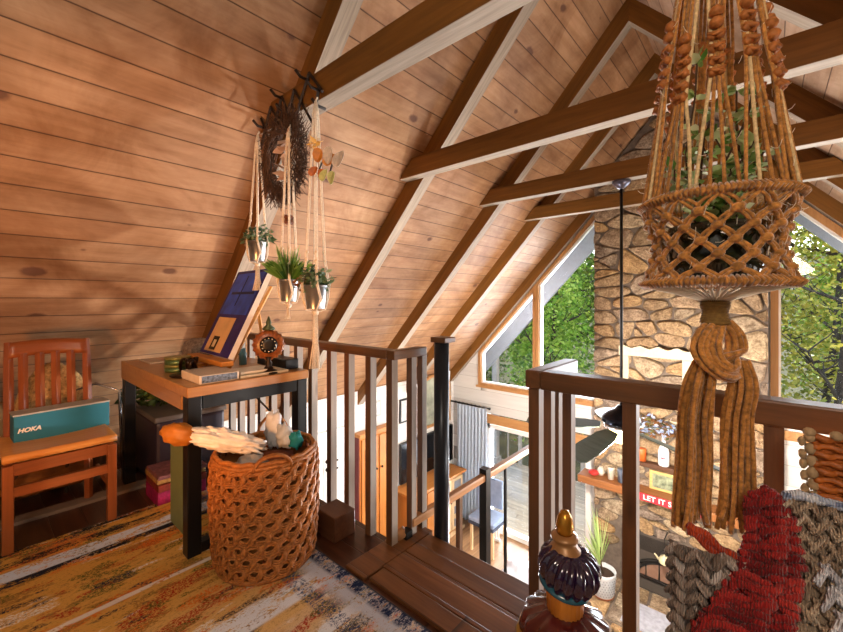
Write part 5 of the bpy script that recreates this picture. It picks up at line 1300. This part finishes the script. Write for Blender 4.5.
tree(-7.6, T1, -3.6, 6.6, 1.3, LT3, 'mid green tree just beyond the deck at the far left', 1, 9000, .13)
tree(-4.95, T1, -3.6, 7.0, 1.3, LT1, 'bright green tree nearest the left gable windows', 2, 11000, .13)
tree(-6.3, T2, -3.5, 8.5, 1.75, LT1, 'bright green tree in the second row behind the left window', 3, 10000, .16)
tree(-9.9, T2, -3.5, 8.0, 1.75, LT3, 'dark green tree in the second row at the far left', 4, 8000, .16)
tree(-2.7, T2, -3.5, 8.5, 1.75, LT1, 'green tree in the second row behind the stone chimney', 5, 8000, .16)
tree(.8, 10.6, -3.6, 7.2, 1.15, LT2, 'slim yellow-green tree with bare branches nearest the right window', 6, 1700, .10)
tree(3.2, 11.4, -3.6, 7.0, 1.2, LT2, 'yellow autumn tree at the right of the right window', 7, 7000, .12)
tree(1.0, T2, -3.5, 9.5, 1.85, LT2, 'yellow-green tree filling the back of the right window', 8, 11000, .14)
tree(4.9, T2, -3.5, 9, 1.85, LT1, 'green tree in the second row at the far right', 9, 8000, .16)
for i, (x, lm, lab) in enumerate(((-13.2, LT3, 'big dark tree in the last row, farthest left'), (-7.8, LT3, 'big dark tree in the last row behind the left window'), (-2.4, LT1, 'big green tree in the last row behind the chimney'), (3.0, LT1, 'big green tree in the last row behind the right window'))):
    tree(x, T3, -3.3, 12, 2.65, lm, lab, 20+i, 11000, .24)

# ------------------------------------------------------------------ light
w = bpy.data.worlds.new('world'); bpy.context.scene.world = w; w.use_nodes = True
nt = w.node_tree; bg = nt.nodes['Background']; sky = nt.nodes.new('ShaderNodeTexSky'); sky.sky_type = 'NISHITA'; sky.sun_disc = False
sky.sun_elevation = math.radians(38); sky.sun_rotation = math.radians(35); sky.air_density = 1.2; sky.dust_density = 2
nt.links.new(sky.outputs[0], bg.inputs[0]); bg.inputs[1].default_value = .9
def lamp(nm, typ, loc, energy, col, size=.2, rot=None, sizey=None, spread=None, spot=None, blend=.5):
    l = bpy.data.lights.new(nm, typ); l.energy = energy; l.color = lin(col)[:3]
    if typ == 'AREA':
        l.size = size
        if sizey: l.shape = 'RECTANGLE'; l.size_y = sizey
    elif typ == 'SUN': l.angle = size
    else: l.shadow_soft_size = size
    if typ == 'SPOT': l.spot_size = spot; l.spot_blend = blend
    o = bpy.data.objects.new(nm, l); C.objects.link(o); o.location = loc
    if rot is not None: o.rotation_euler = rot
    return o
def aim(loc, tgt): return (Vector(tgt)-Vector(loc)).to_track_quat('-Z', 'Y').to_euler()
lamp('sun', 'SUN', (5, 15, 12), 9.0, '#fff0d8', math.radians(1.0), aim((5.5, 12, 9.5), (0, 0, 0)))
# daylight entering the gable
for (x, z, sx, sz, e) in ((-2.9, .8, 2.0, 1.8, 240), (1.1, .6, 1.8, 1.8, 240), (-2.95, -2.0, 1.7, 1.8, 190)):
    lamp('daylight', 'AREA', (x, YG+.25, z), e, '#f2f4ff', sx, (-PI/2, 0, 0), sz)
lamp('loft_fill', 'POINT', (.6, -.9, 2.1), 125, '#fff0dc', .30)  # added fill behind the camera, no fixture in the loft
lamp('warm_lamp', 'SPOT', (-.9, -.5, .75), 120, '#ffa458', .10, aim((-.9, -.5, .75), (-2.9, 1.0, 1.35)), spot=math.radians(80), blend=.6)
lamp('fan_lamp', 'POINT', (-.965, 3.745, -.14), 470, '#fff2e6', .09)
lamp('lower_fill', 'POINT', (1.7, 3.2, -.5), 150, '#fff8f0', .3)  # added fill to brighten the lower room, no fixture here
lamp('lower_fill', 'POINT', (-1.9, 2.9, -.9), 110, '#f8faff', .25)  # second added fill for the lower room, also without a fixture
sc = bpy.context.scene
sc.view_settings.view_transform = 'Standard'; sc.view_settings.look = 'None'; sc.view_settings.exposure = 0.0; sc.view_settings.gamma = 1.0
sc.cycles.max_bounces = 8; sc.cycles.transparent_max_bounces = 16; sc.cycles.sample_clamp_indirect = 6; sc.cycles.use_denoising = True
